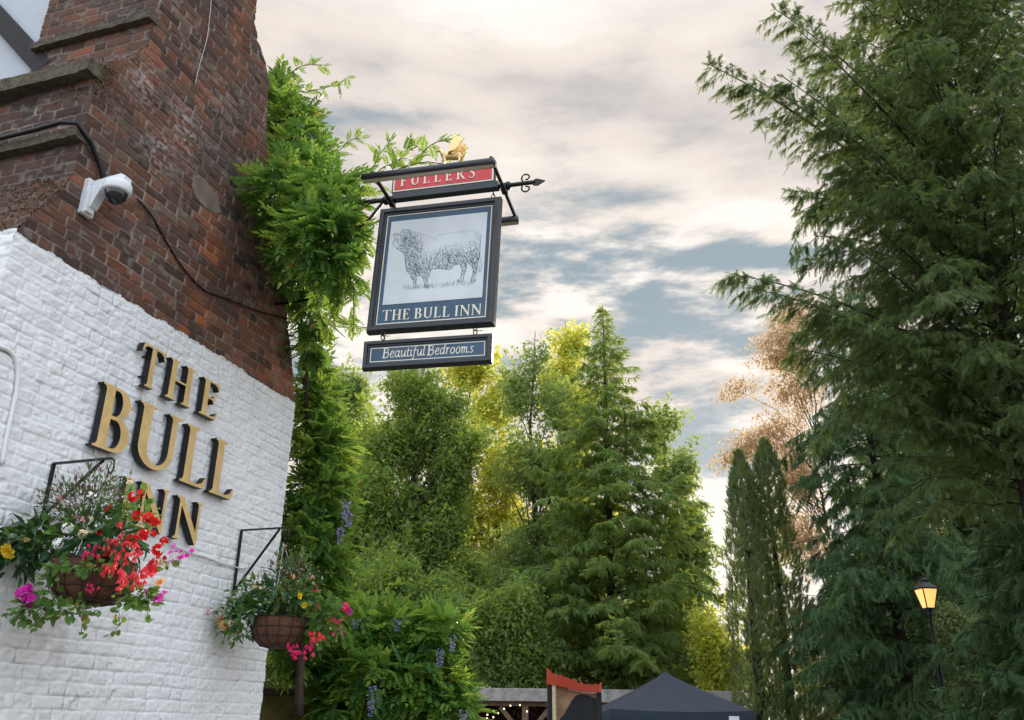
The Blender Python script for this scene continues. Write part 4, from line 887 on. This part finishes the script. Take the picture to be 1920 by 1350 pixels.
def plant(label, base, foliage, flowers, strands=(), cat='flowering plant', name='flowering_plant'):
    """foliage: (px,py,Y,rx,ry,rd,count,size,kind)  flowers: (px,py,Y,kind,colour,size)"""
    t = empty(name, base, label, cat)
    for (px, py, Y_, rx, ry, rd, n, sz, kd) in foliage:
        P, d, k = blobpts([pb(px, py, Y_, rx, ry, rd)], n, inner=.2, lump=.35); D = d+rv(n)*.7
        tm, mt_ = dict(beg=(([(0, 0, 0), (.25, -.22, .05), (.62, -.20, -.02), (1, .05, -.22), (.55, .14, 0), (.2, .16, .04), (.45, 0, -.06)], [(6, 0, 1), (6, 1, 2), (6, 2, 3), (6, 3, 4), (6, 4, 5), (6, 5, 0)]), L_BEG), ivy=(BROAD, L_GER), fine=(NLEAF, L_FINE), green=(LEAF, L_GER))[kd]
        if kd == 'beg': D[:, 2] -= .55
        if kd == 'fine': D[:, 2] += .5
        V, F = inst(tm[0], tm[1], P, D, np.array([0, 0, 1.])+rv(n)*.6, sz*rng.uniform(.55, 1.3, n)); np_mesh('foliage', V, F, mt_, t)
        if kd == 'fine':                                        # wiry stems and tiny pale flowers
            sb = MB(); b0 = np.asarray(base)
            for q in P[rng.permutation(n)[:36]]:
                m_ = (b0+q)/2+rng.normal(size=3)*.03+np.array([0, 0, .02]); sb.tube([b0+(q-b0)*.1, m_, q+(q-b0)*.08], .0013, 3)
            sb.build('stems', mat('wiry_stem', (.12, .07, .05), .7), t); n2 = n//5
            V, F = inst(*PET, P[:n2]+rng.normal(size=(n2, 3))*.01, rv(n2), rv(n2), sz*.35); tag(np_mesh('tiny_blossom', V, F, FM['pink' if rng.random() < .3 else 'white'], t), kind='stuff')
    for pts in strands:
        P = smooth_pts([at(*p) for p in pts], 5); sb = MB(); sb.tube(P, .0018, 4); sb.build('stem', mat('wiry_stem', (.12, .07, .05), .7), t)
        n = len(P)*2; Q = np.repeat(P, 2, 0); Q = Q+rng.normal(size=Q.shape)*.010; V, F = inst(*BROAD, Q, rv(n)+[0, 0, -.3], rv(n), .032*rng.uniform(.5, 1.3, n)); np_mesh('trailing_leaves', V, F, L_GER, t)
    for (px, py, Y_, kd, cl, sz) in flowers: flower(kd, cl, at(px, py, Y_), sz, t)
    return t
TL_ = wp(3.768, 2.92, .405); TR_ = wp(5.597, 2.90, .385)
CL = np.array([TL_[0], TL_[1], at(170, 1052, TL_[1])[2]]); CRb = np.array([TR_[0], TR_[1], at(528, 1160, TR_[1])[2]])
CL = np.array([*at(178, 1056, TL_[1])]); CRb = np.array([*at(526, 1160, TR_[1])])
basket(TL_, CL, .215, .215, 'large front wire basket with brown liner hanging from the bracket by the gold letters'); basket(TR_, CRb, .195, .20, 'smaller far wire basket with brown liner hanging at the wall corner')
y = TL_[1]; n_ = y-.16
plant('wispy airy plant with tiny white and pink flowers at the top of the front basket', CL, [(165, 940, y, 88, 56, .18, 1300, .038, 'fine'), (180, 985, y, 80, 40, .16, 260, .045, 'green')], [(150, 957, n_, 'spray', 'white', .022), (172, 925, n_, 'spray', 'white', .018), (243, 905, n_, 'double', 'cream', .030), (110, 935, n_, 'double', 'pink', .034)])
plant('scarlet flowered geranium on the right of the front basket, over the gold letter N', CL, [(240, 975, y, 50, 55, .15, 150, .05, 'ivy')], [(250, 932, n_, 'cluster', 'red', .034), (265, 924, n_, 'cluster', 'red', .026), (200, 952, n_, 'double', 'red', .040), (258, 966, n_, 'cluster', 'red', .034), (277, 970, n_, 'cluster', 'red', .038), (292, 979, n_, 'cluster', 'red', .034), (186, 997, n_-.04, 'double', 'red', .036), (268, 1003, n_-.03, 'cluster', 'red', .040), (248, 1012, n_-.03, 'cluster', 'red', .038), (308, 1013, n_, 'cluster', 'red', .028), (296, 1031, n_, 'cluster', 'red', .040), (288, 1000, n_, 'cluster', 'red', .024)])
plant('coral begonia with drooping blooms and big dark leaves in the front basket', CL, [(205, 1018, n_+.04, 62, 28, .12, 100, .115, 'beg')], [(215, 1075, n_-.08, 'bells', 'coral', .034), (238, 1088, n_-.1, 'bells', 'coral', .040), (262, 1078, n_-.1, 'bells', 'coral', .036), (281, 1068, n_-.04, 'double', 'coral', .060), (222, 985, n_-.03, 'spray', 'coral', .026), (205, 1062, n_-.1, 'bells', 'coral', .034), (290, 1048, n_-.04, 'bells', 'red', .034), (228, 1042, n_-.1, 'bells', 'coral', .034), (150, 972, n_, 'spray', 'pink', .02), (230, 1017, n_-.09, 'bells', 'coral', .034), (175, 1033, n_-.1, 'bells', 'crimson', .026), (196, 1030, n_-.1, 'bells', 'coral', .028), (212, 1015, n_-.1, 'bells', 'coral', .026), (262, 1030, n_-.08, 'bells', 'coral', .032), (160, 1043, n_-.1, 'bells', 'crimson', .022), (170, 1100, n_-.12, 'bells', 'crimson', .018)])
plant('white flowered geranium in the middle left of the front basket', CL, [(135, 1010, y-.04, 50, 38, .14, 150, .05, 'ivy'), (105, 1078, n_-.06, 26, 36, .06, 60, .040, 'ivy'), (170, 1062, n_-.1, 60, 12, .05, 60, .036, 'ivy')], [(127, 990, n_-.06, 'cluster', 'white', .036), (108, 1018, n_-.08, 'cluster', 'white', .036), (155, 1001, n_-.06, 'cluster', 'cream', .030), (165, 998, n_-.06, 'cluster', 'cream', .024), (172, 972, n_, 'spray', 'cream', .016)])
plant('yellow begonia with dark pointed leaves spilling over the left of the front basket', CL, [(66, 1012, y, 54, 36, .16, 115, .085, 'beg'), (70, 1020, y, 62, 40, .17, 170, .05, 'ivy'), (32, 1060, y-.05, 34, 34, .1, 40, .08, 'beg')], [(16, 1033, n_, 'double', 'yellow', .070), (22, 981, y, 'double', 'orange', .034), (9, 1001, y, 'double', 'yellow', .026), (300, 1092, n_, 'double', 'orange', .042), (300, 1055, y, 'double', 'cream', .032)])
plant('ivy leaved geranium with magenta heads trailing below the front basket', CL, [(125, 1142, n_+.03, 70, 16, .10, 130, .042, 'ivy'), (262, 1118, n_+.04, 30, 22, .08, 90, .05, 'ivy'), (60, 1140, y-.08, 40, 25, .08, 70, .05, 'ivy')], [(45, 1113, n_, 'cluster', 'magenta', .052), (58, 1128, n_, 'cluster', 'magenta', .048), (52, 1105, n_, 'cluster', 'magenta', .036), (323, 1034, n_, 'spray', 'magenta', .034), (345, 1042, n_, 'spray', 'magenta', .028), (299, 1119, n_, 'spray', 'magenta', .032), (275, 1112, n_, 'spray', 'magenta', .018)],
      strands=[[(150, 1110, n_), (155, 1150, n_), (152, 1190, n_)], [(60, 1130, n_+.05), (35, 1155, n_+.05), (22, 1162, n_+.05)], [(90, 1120, n_), (85, 1155, n_), (60, 1175, n_)], [(215, 1125, n_), (225, 1160, n_), (212, 1190, n_)], [(262, 1110, n_), (275, 1130, n_), (277, 1160, n_)], [(300, 1060, n_+.08), (318, 1052, n_+.05), (340, 1050, n_)]])
y = TR_[1]; n_ = y-.16
plant('pale dusty wispy plant at the top of the far basket under the chains', CRb, [(545, 1075, y, 52, 42, .16, 520, .045, 'fine')], [(478, 1098, n_, 'double', 'cream', .034), (492, 1101, n_, 'double', 'cream', .036), (548, 1082, n_, 'double', 'orange', .048), (585, 1085, n_, 'spray', 'pink', .02)])
plant('begonia with large dark green leaves and small yellow blooms in the far basket', CRb, [(535, 1112, n_+.03, 46, 24, .12, 60, .11, 'beg'), (540, 1118, n_+.02, 56, 28, .13, 160, .05, 'ivy'), (470, 1140, n_+.04, 40, 26, .12, 50, .085, 'beg'), (472, 1140, n_+.03, 42, 28, .12, 120, .045, 'ivy')], [(561, 1118, n_-.08, 'double', 'yellow', .042), (570, 1134, n_-.08, 'double', 'yellow', .042), (590, 1105, n_, 'spray', 'crimson', .026), (597, 1134, n_, 'spray', 'crimson', .02)])
plant('leafy plant with orange blooms spilling over the left of the far basket', CRb, [(450, 1160, y-.05, 40, 40, .15, 420, .05, 'green'), (480, 1110, y, 50, 22, .14, 160, .06, 'green')], [(411, 1158, n_, 'double', 'orange', .050), (420, 1172, n_, 'cluster', 'orange', .040), (431, 1168, n_, 'cluster', 'cream', .03), (393, 1150, n_, 'spray', 'pink', .03)])
plant('crimson and red flowered geranium trailing on the right of the far basket', CRb, [(610, 1165, y-.02, 34, 40, .13, 260, .055, 'ivy')], [(648, 1138, n_, 'cluster', 'crimson', .038), (655, 1148, n_, 'cluster', 'magenta', .030), (632, 1165, n_, 'spray', 'crimson', .03), (634, 1184, n_, 'spray', 'crimson', .03), (592, 1192, n_-.04, 'bells', 'coral', .034), (605, 1190, n_-.04, 'bells', 'coral', .034), (550, 1220, n_-.04, 'bells', 'crimson', .036), (558, 1215, n_-.04, 'spray', 'crimson', .034), (580, 1214, n_-.04, 'bells', 'crimson', .038), (618, 1165, n_, 'spray', 'red', .022)])

# ================================================================== TREES
L_T1 = leafmat('broad_leaf', (.090, .165, .062), (.165, .255, .088), (.56, .68, .09), .50, .5, .3)
L_T2 = leafmat('pale_broad_leaf', (.125, .20, .10), (.20, .29, .135), (.56, .68, .14), .50, .5, .3)
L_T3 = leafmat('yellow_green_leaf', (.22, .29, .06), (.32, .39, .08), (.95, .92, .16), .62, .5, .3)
L_RED = leafmat('redwood_leaf', (.090, .170, .066), (.165, .255, .090), (.54, .66, .10), .48, .5, .3)
L_CON = leafmat('dark_conifer_needle', (.070, .122, .050), (.125, .190, .066), (.26, .36, .08), .37, .55, .3, (.20, .10, .04), .985)
L_CED = leafmat('blue_green_needle', (.058, .118, .054), (.100, .175, .070), (.18, .32, .09), .36, .55, .3)
L_COP = leafmat('copper_leaf', (.20, .14, .095), (.34, .25, .17), (.90, .68, .42), .58, .5, .3)
L_THU = leafmat('column_conifer_leaf', (.10, .15, .065), (.16, .21, .085), (.34, .40, .10), .40, .55, .3)
L_OLV = leafmat('olive_leaf', (.09, .13, .045), (.15, .19, .07), (.3, .38, .1), .3, .4, .4)
def base_of(px, Y, py=1357): p = at(px, py, Y); return (p[0], p[1])
BG = 'broadleaf trees behind the garden'
broadtree('broadleaf_tree', None, at(648, 700, 34), [pb(645, 745, 34, 46, 52), pb(630, 850, 34, 66, 80), pb(665, 960, 34, 76, 95), pb(650, 1100, 34, 85, 105)], 50000, .16, L_T2, 'pale green tree with a narrow top just right of the wisteria column', group=BG)
broadtree('broadleaf_tree', None, at(790, 700, 31), [pb(790, 760, 31, 78, 62), pb(745, 840, 31, 84, 78), pb(850, 840, 31, 70, 80), pb(735, 950, 31, 92, 90), pb(835, 970, 31, 80, 85), pb(760, 1090, 31, 110, 90), pb(870, 1090, 31, 82, 85)], 74000, .145, L_T1, 'broad rounded green tree directly below the hanging signs', group=BG, r0=.24, nl=110, sig=.135)
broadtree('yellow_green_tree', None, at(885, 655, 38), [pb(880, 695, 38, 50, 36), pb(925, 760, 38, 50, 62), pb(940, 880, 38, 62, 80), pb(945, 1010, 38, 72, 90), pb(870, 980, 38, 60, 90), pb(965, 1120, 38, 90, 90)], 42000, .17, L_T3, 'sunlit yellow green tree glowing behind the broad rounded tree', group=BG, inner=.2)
broadtree('broadleaf_tree', None, at(1000, 622, 33), [pb(1000, 672, 33, 24, 42), pb(975, 740, 33, 38, 56), pb(1030, 760, 33, 42, 62), pb(985, 860, 33, 60, 70), pb(1040, 900, 33, 52, 70), pb(1000, 1010, 33, 74, 80), pb(960, 1110, 33, 72, 80), pb(1060, 1110, 33, 70, 80)], 37000, .145, L_T2, 'tall slim tree with a pointed pale top left of the dark spire tree', group=BG)
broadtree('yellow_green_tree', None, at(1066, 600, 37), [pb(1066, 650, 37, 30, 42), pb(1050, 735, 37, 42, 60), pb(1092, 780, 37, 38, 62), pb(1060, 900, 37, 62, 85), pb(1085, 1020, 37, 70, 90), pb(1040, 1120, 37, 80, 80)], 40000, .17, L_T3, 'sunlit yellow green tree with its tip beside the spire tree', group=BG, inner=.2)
conifer('redwood_tree', base_of(1137, 30, 800), at(1137, 578, 30)[2], 1.6, lambda t: (4.3*(1-t)**.86+.14)*(1+.14*math.sin(t*31)), 300, L_RED, 'tall pointed spire shaped tree, the highest in the middle of the picture', r0=.20, rise=.24, droop=.34, ssz=.19, dens=1.7, tmpl=SPRF, hang=.55, twl=.36)
broadtree('broadleaf_tree', None, at(1240, 760, 36), [pb(1240, 805, 36, 30, 44), pb(1265, 890, 36, 38, 62), pb(1280, 1000, 36, 44, 70), pb(1298, 1100, 36, 44, 80), pb(1240, 1190, 36, 90, 80)], 32000, .16, L_T2, 'pale thin tree on the right flank of the spire tree', group=BG, inner=.3)
broadtree('background_tree', None, at(560, 960, 30), [pb(560, 1030, 30, 60, 80), pb(520, 1160, 30, 80, 100), pb(560, 1260, 30, 110, 80)], 26000, .14, L_T1, 'dark green tree glimpsed through the wisteria beside the white wall corner', group=BG, inner=.3)
broadtree('background_tree', None, at(700, 1090, 29), [pb(650, 1150, 29, 75, 85), pb(740, 1130, 29, 70, 75), pb(850, 1190, 29, 90, 90)], 44000, .13, L_T1, 'low dark green tree behind the wisteria bush', group=BG, inner=.3)
broadtree('background_tree', None, at(930, 1110, 28), [pb(900, 1190, 28, 60, 80), pb(960, 1170, 28, 55, 75), pb(990, 1240, 28, 60, 60)], 30000, .13, L_T1, 'low dark green tree right behind the pergola roof', group=BG, inner=.3)
broadtree('background_tree', None, at(1230, 1120, 34), [pb(1100, 1210, 34, 70, 80), pb(1180, 1190, 34, 70, 80), pb(1250, 1160, 34, 60, 75), pb(1300, 1240, 34, 50, 65)], 32000, .13, L_T1, 'low green tree behind the peak of the dark gazebo', group=BG, inner=.3)
broadtree('yellow_green_shrub', None, at(1345, 1190, 27), [pb(1340, 1200, 27, 30, 60), pb(1370, 1270, 27, 50, 50)], 12000, .12, L_T3, 'yellow green shrub between the gazebo and the twin column conifers', cat='shrub', inner=.3, r0=.08, nl=20)
# copper tree with weeping twigs behind the twin columns
broadtree('copper_tree', None, at(1500, 575, 32), [pb(1490, 600, 32, 60, 34), pb(1450, 655, 32, 62, 40), pb(1505, 720, 32, 60, 70), pb(1395, 725, 32, 40, 14), pb(1455, 800, 32, 55, 60), pb(1375, 855, 32, 46, 16), pb(1410, 820, 32, 40, 20), pb(1500, 880, 32, 55, 80), pb(1500, 1010, 32, 60, 80)], 27000, .095, L_COP, 'thin copper leaved tree with bright sky showing through it', inner=.1, clus=20, sig=.12, streak=.6, up_=-.35, droop=1.1, nl=60, r0=.07, bark=m_barkd)
def column(px, top, hw0, hw1, Y_, n, label):
    bx, by = base_of(px, Y_, top); H = at(px, top, Y_)[2]; sc_ = ((at(px, 1100, Y_)-EYE)@CF)/FPX; R0_ = hw0*sc_; R1_ = hw1*sc_
    o = empty('column_conifer', (bx, by, 0), label, 'conifer tree', 'twin column conifers')
    z = H*rng.random(n)**.9; t = z/H; a = rng.uniform(0, 6.283, n); R_ = (R1_*(1-t)**.8+R0_*t**.35*(1-sstep(t, .88, 1.0)*.85)*(1-.25*t)); lm = 1+.22*vnoise(a*2.2, z*1.6, 5)+.20*vnoise(a*5, z*4, 6); kp = vnoise(a*3+9, z*2.3, 7) > -.62
    r = R_*lm*(.55+.45*rng.random(n)**.6); c, s_ = np.cos(a), np.sin(a)
    n = int(kp.sum()); r, c, s_, z = r[kp], c[kp], s_[kp], z[kp]; P = np.stack([bx+r*c, by+r*s_, z], 1); D = np.stack([c*.55, s_*.55, np.full(n, 1.0)], 1)+rng.normal(size=(n, 3))*.35
    V, F = inst(*SPRL, P, D, np.stack([c, s_, 0*c], 1)+rv(n)*.5, .15*rng.uniform(.5, 1.4, n)); np_mesh('crown', V, F, L_THU, o)
    mb = MB(); mb.tube([(bx, by, -.1), (bx, by, H*.5), (bx, by, H*.93)], [.16, .09, .02], 7); mb.build('trunk', m_barkd, o, smooth=True)
column(1385, 850, 28, 46, 23, 7500, 'left one of the two slim column conifers, slightly shorter')
column(1432, 828, 28, 60, 23.6, 8500, 'right one of the two slim column conifers, slightly taller and wider')
# right hand conifers
conifer('cedar_tree', base_of(1712, 22), 13.2, .5, lambda t: (2.75*(1-t)**.55+.3)*(1+.18*math.sin(t*23)), 230, L_CED, 'blue green conifer with layered drooping branches behind the street lamp', r0=.16, rise=.20, droop=.55, ssz=.165, dens=2.0, tmpl=SPRN, hang=.75, twl=.40)
conifer('cedar_tree', base_of(1625, 27), 6.8, .3, lambda t: 2.3*(1-t)**.6+.3, 120, L_CON, 'dark conifer standing between the twin columns and the layered cedar', r0=.22, rise=.18, droop=.5, ssz=.2, dens=1.7, tmpl=SPRN, hang=.9)
tips = [((at(1332, 122, 11.0)), 8.3), (at(1455, 18, 11.5), 9.9), (at(1500, 60, 11.0), 9.2), (at(1376, 515, 11.2), 6.2), (at(1410, 540, 11.4), 5.8), (at(1560, 230, 10.6), 8.0), (at(1580, 300, 10.8), 7.4), (at(1575, 380, 11.0), 6.8), (at(1500, 655, 12.0), 5.4), (at(1590, 600, 11.2), 5.4), (at(1570, 450, 11.2), 6.4), (at(1470, 145, 10.6), 8.3), (at(1590, 740, 12.0), 4.9), (at(1420, 150, 11.2), 8.2)]
tb = base_of(2040, 12.5)
conifer('hemlock_tree', tb, 15.5, 4.5, lambda t: 3.0*(1-t)**.25*(.72+.28*min(1, t*4)), 310, L_CON, 'huge dark conifer filling the right side with long feathery branches against the sky', r0=.30, rise=.30, droop=.42, ssz=.15, dens=2.1, tmpl=SPRN, hang=.65, tips=tips, twl=.25)
conifer('yew_tree', base_of(1995, 15), 5.4, .2, lambda t: 1.55*(1-t)**.5+.2, 130, L_CED, 'teal green conifer at the lower right corner, nearest the frame edge', r0=.14, rise=.25, droop=.3, ssz=.22, dens=2.2, tmpl=SPRF, hang=.7)
broadtree('olive_green_tree', None, at(1815, 1160, 19), [pb(1800, 1190, 19, 42, 55), pb(1830, 1260, 19, 45, 60), pb(1850, 1330, 19, 60, 60)], 15000, .085, L_OLV, 'olive green small leaved bush right of the street lamp', cat='bush', inner=.45, clus=24, sig=.09, streak=.25, r0=.06, nl=30)
conifer('background_conifer', base_of(1860, 30), 15.0, .3, lambda t: 4.2*(1-t)**.4+.3, 150, L_CON, 'dark conifer mass far behind on the right', r0=.26, rise=.2, droop=.5, ssz=.5, dens=1.3, tmpl=SPRF, hang=.8)

# ================================================================== PERGOLA, GAZEBO, SCREEN, LAMP
m_fasc = mat('weathered_fascia', (.33, .31, .30), .85, var=.4, vscale=5, bump=.5); m_oak = mat('oak_post', (.20, .13, .085), .8, var=.4, vscale=8, bump=.5); m_dkin = mat('stained_boards', (.055, .022, .018), .85, var=.5, vscale=6)
pL, pR = at(860, 1302, 25.5), at(1398, 1313, 25.5); pd_ = nrm((pR-pL)*[1, 1, 0]); pL = pL-pd_*3.0; pnn = np.array([pd_[1], -pd_[0], 0]); Lp = np.linalg.norm((pR-pL)*[1, 1, 0]); zf = (at(1140, 1305, 25.5))[2]
pc = (pL+pR)/2*[1, 1, 0]; pg = empty('pergola', pc, 'long timber shelter with a pale weathered roof edge and braced oak posts', 'shelter')
q = MB(); q.box(pc+[0, 0, zf], pd_*Lp/2, pnn*.03, [0, 0, .165], .01); q.build('fascia', m_fasc, pg)
q = MB(); q.box(pc-pnn*1.6+[0, 0, zf+.02], pd_*(Lp/2-.05), pnn*1.56, [0, 0, .06]); q.build('roof', m_fasc, pg)
q = MB(); q.box(pc-pnn*3.1+[0, 0, 1.15], pd_*(Lp/2-.1), pnn*.04, [0, 0, 1.15]); q.build('back_wall', m_dkin, pg)
q = MB(); q.box(pc-pnn*.25+[0, 0, zf-.22], pd_*(Lp/2-.05), pnn*.07, [0, 0, .06]); q.build('beam', m_oak, pg)
for px in (985, 1385, 800, 1190):
    s_ = (at(px, 1330, 25.5)-pL)@pd_; p = pL*[1, 1, 0]+pd_*s_-pnn*.25; q = MB(); q.box(p+[0, 0, (zf-.28)/2], pd_*.085, pnn*.085, [0, 0, (zf-.28)/2], .008); q.build('post', m_oak, pg)
    for sg in (-1, 1):
        a_, b_ = p+[0, 0, zf-1.0]+pd_*sg*.08, p+[0, 0, zf-.30]+pd_*sg*.68; d = nrm(b_-a_); q = MB(); q.box((a_+b_)/2, d*np.linalg.norm(b_-a_)/2, pnn*.04, np.cross(d, pnn)*.06); q.build('brace', m_oak, pg)
m_bulb = mat('warm_bulb', (1, .8, .5), .3, emit=(1, .68, .34), estr=3)
st_ = empty('string_lights', at(940, 1335, 25.4), 'string of small warm bulbs hanging under the shelter roof', 'string lights'); pts = [at(x, y, 25.3) for x, y in ((905, 1346), (918, 1338), (932, 1332), (948, 1327), (962, 1321), (975, 1321), (990, 1332), (1010, 1345))]
q = MB(); q.tube(smooth_pts(pts, 3), .006, 4); q.build('wire', m_iron, st_)
for x, y in ((914, 1340), (925, 1334), (934, 1337), (925, 1345), (945, 1329), (957, 1323), (975, 1322), (913, 1347), (988, 1334), (1136, 1344), (1130, 1336)):
    q = MB(); q.lathe(at(x, y, 25.25), [(0, .022), (.016, .014), (.022, 0), (.016, -.015), (0, -.022)], 8); q.build('bulb', m_bulb, st_, smooth=True)
# gazebo
m_tent = mat('dark_gazebo_cloth', (.030, .034, .052), .75, spec=.3, var=.12, vscale=3, bump=.15); m_val = mat('dark_gazebo_valance', (.018, .032, .048), .75, var=.15, vscale=3)
ap = at(1247, 1259, 20.0); gz = empty('gazebo', ap*[1, 1, 0], 'dark blue grey pop-up gazebo with a pointed roof in front of the shelter', 'gazebo')
ze = at(1247, 1331, 19.0)[2]; hw = 1.42; rot = math.radians(3); V = []; F = []; N = 16; Mr = 10
ex, ey = np.array([math.cos(rot), math.sin(rot), 0]), np.array([-math.sin(rot), math.cos(rot), 0]); g0 = ap*[1, 1, 0]
for j in range(Mr+1):
    t = j/Mr; rr = hw*t; zz = ap[2]+(ze-ap[2])*(t**.86)
    for k in range(4*N):
        sd, u_ = divmod(k, N); u_ = u_/N*2-1; x, y_ = ((u_, -1), (1, u_), (-u_, 1), (-1, -u_))[sd]
        sag = -.05*math.sin(math.pi*t)*(1-u_*u_)*1.0-.04*t*t*(1-u_*u_)
        V.append(g0+ex*x*rr+ey*y_*rr+np.array([0, 0, zz+sag]))
F = [(j*4*N+k, (j+1)*4*N+k, (j+1)*4*N+(k+1) % (4*N), j*4*N+(k+1) % (4*N)) for j in range(Mr) for k in range(4*N)]
np_mesh('canopy', V, F, m_tent, gz, smooth=True)
V = []
for z_, o_ in ((0, .004), (-.14, .012), (-.28, .006)):
    for k in range(4*N):
        sd, u_ = divmod(k, N); u_ = u_/N*2-1; x, y_ = ((u_, -1), (1, u_), (-u_, 1), (-1, -u_))[sd]; V.append(g0+ex*x*(hw+o_)+ey*y_*(hw+o_)+np.array([0, 0, ze-.04*(1-u_*u_)+z_+.003]))
F = [(j*4*N+k, (j+1)*4*N+k, (j+1)*4*N+(k+1) % (4*N), j*4*N+(k+1) % (4*N)) for j in range(2) for k in range(4*N)]; np_mesh('valance', V, F, m_val, gz)
for sx, sy in ((-1, -1), (1, -1), (1, 1), (-1, 1)):
    q = MB(); q.box(g0+ex*sx*(hw-.05)+ey*sy*(hw-.05)+np.array([0, 0, (ze-.03)/2]), ex*.02, ey*.02, [0, 0, (ze-.03)/2], .003); q.build('leg', m_grey, gz)
q = MB(); q.box(g0+ex*1.0-ey*(hw+.02)+np.array([0, 0, ze-.16]), ex*.10, ey*.004, [0, 0, .055]); q.build('white_patch', m_wp, gz)
# tall dark canvas screen with a red scalloped rim
sc0 = at(1027, 1300, 15.5); m_canv = mat('dark_canvas', (.012, .014, .018), .8, var=.3, vscale=5); m_tan = mat('tan_canvas', (.32, .19, .11), .85, var=.35, vscale=7); m_rr = leafmat('red_rim_cloth', (.36, .035, .025), (.42, .08, .04), (.75, .20, .08), .35, .7, .2); m_pale = mat('pale_pole', (.42, .33, .20), .6, var=.3)
scr = empty('canvas_screen', sc0*[1, 1, 0], 'tall dark canvas screen with a sagging red top rim and pale pole', 'screen'); zt = lambda x, y: at(x, y, 15.5)
def hexs(pxs, y1s, Y0, Y1, m, nm):
    V = []
    for Y_ in (Y0, Y1):
        for (x, yt) in zip(pxs, y1s): p = at(x, yt, 15.5); V += [(p[0], Y_, p[2]), (p[0], Y_, .02)]
    n = len(pxs); F = []
    for i in range(n-1): F += [(2*i, 2*i+2, 2*i+3, 2*i+1), (2*n+2*i, 2*n+2*i+1, 2*n+2*i+3, 2*n+2*i+2), (2*i, 2*n+2*i, 2*n+2*i+2, 2*i+2)]
    F += [(0, 1, 2*n+1, 2*n), (2*n-2, 4*n-2, 4*n-1, 2*n-1)]; mb = MB(); mb.add(V, F); return mb.build(nm, m, scr)
xs = np.linspace(1026, 1127, 12); yt = 1284+16*sstep(xs, 1026, 1105)
hexs(xs, yt, 15.50, 15.56, m_tan, 'canvas_panel')
V = []; xs2 = np.linspace(1049, 1118, 10); yb = 1352-50*sstep(xs2, 1044, 1085)+8*sstep(xs2, 1095, 1120)
hexs(xs2, yb, 15.485, 15.499, m_canv, 'dark_panel')
hexs([1026, 1035], [1283, 1285], 15.44, 15.50, m_canv, 'side_flap'); hexs([1119, 1127], [1298, 1299], 15.44, 15.50, m_canv, 'side_flap')
q = MB(); p = at(1041, 1284, 15.42); q.tube([(p[0], 15.42, 0), (p[0]-.02, 15.42, p[2])], .035, 8); q.build('pole', m_pale, scr, smooth=True)
V = []; F = []; xs3 = np.linspace(1025, 1127, 20)
top = 1262+22*sstep(xs3, 1025, 1110)+2*np.sin(xs3*.5); top[0] = 1252; top[1] = 1258; top[-1] = 1279; bot = 1284+14*sstep(xs3, 1026, 1105)
for Y_ in (15.40, 15.60):
    for x, a_, b_ in zip(xs3, top, bot): p, r_ = at(x, a_, 15.5), at(x, b_, 15.5); V += [(p[0], Y_, p[2]), (r_[0], Y_-.02, r_[2])]
n = len(xs3)
for i in range(n-1): F += [(2*i, 2*i+1, 2*i+3, 2*i+2), (2*n+2*i, 2*n+2*i+2, 2*n+2*i+3, 2*n+2*i+1), (2*i, 2*i+2, 2*n+2*i+2, 2*n+2*i)]
np_mesh('red_rim', np.array(V), F, m_rr, scr)
# street lamp
lb = at(1738, 1122, 16.5); lz = lb[2]; lp0 = lb*[1, 1, 0]; m_lamp = mat('lamp_black', (.010, .012, .016), .45, metal=.3, spec=.5); sl_ = empty('street_lamp', lp0, 'lit lantern on a tall black post in front of the dark conifers', 'street lamp')
q = MB(); q.lathe(lp0, [(.14, 0), (.14, .25), (.09, .32), (.075, .6), (.05, .75), (.045, lz-1.2), (.06, lz-1.15), (.036, lz-1.1), (.030, lz-.34), (.05, lz-.30), (.055, lz-.24), (.03, lz-.2)], 14); q.build('post', m_lamp, sl_, smooth=True)
q = MB(); q.tube([lp0+[-.24, 0, lz-1.02], lp0+[.24, 0, lz-1.02]], .012, 6); q.build('ladder_bar', m_lamp, sl_)
th = [math.radians(45+90*k+8) for k in range(4)]; lo_r, hi_r, z0_, z1_ = .105, .205, lz-.18, lz+.17
def ring(r, z): return [lp0+[r*math.cos(t), r*math.sin(t), z] for t in th]
q = MB(); A_, B_ = ring(lo_r-.008, z0_), ring(hi_r-.008, z1_); q.add(A_+B_, [(k, (k+1) % 4, 4+(k+1) % 4, 4+k) for k in range(4)]+[(3, 2, 1, 0)]); q.build('lantern_glass', mat('lit_glass', (.9, .5, .2), .4, emit=(1, .47, .13), estr=1.25), sl_)
q = MB(); A_, B_ = ring(lo_r, z0_), ring(hi_r, z1_)
for k in range(4): q.tube([A_[k], B_[k]], .012, 5); q.tube([A_[k], A_[(k+1) % 4]], .014, 5); q.tube([B_[k], B_[(k+1) % 4]], .016, 5)
q.tube([lp0+[0, 0, z0_-.04], lp0+[0, 0, z0_]], .09, 8); q.build('lantern_frame', m_lamp, sl_)
q = MB(); q.add(ring(hi_r+.02, z1_+.01)+ring(.075, z1_+.12)+ring(.075, z1_+.16)+ring(.03, z1_+.21), [(j*4+k, j*4+(k+1) % 4, j*4+4+(k+1) % 4, j*4+4+k) for j in range(3) for k in range(4)]+[(12, 13, 14, 15), (3, 2, 1, 0)]); q.lathe(lp0+[0, 0, z1_+.21], [(.02, 0), (.03, .03), (.018, .06), (0, .09)], 8); q.build('lantern_cap', m_lamp, sl_)
ll = bpy.data.lights.new('lantern_light', 'POINT'); ll.energy = 12; ll.color = (1, .6, .25); ll.shadow_soft_size = .06; lo_ = bpy.data.objects.new('lantern_light', ll); COL.objects.link(lo_); lo_.location = Vector([float(c) for c in lb])-sl_.location; lo_.parent = sl_
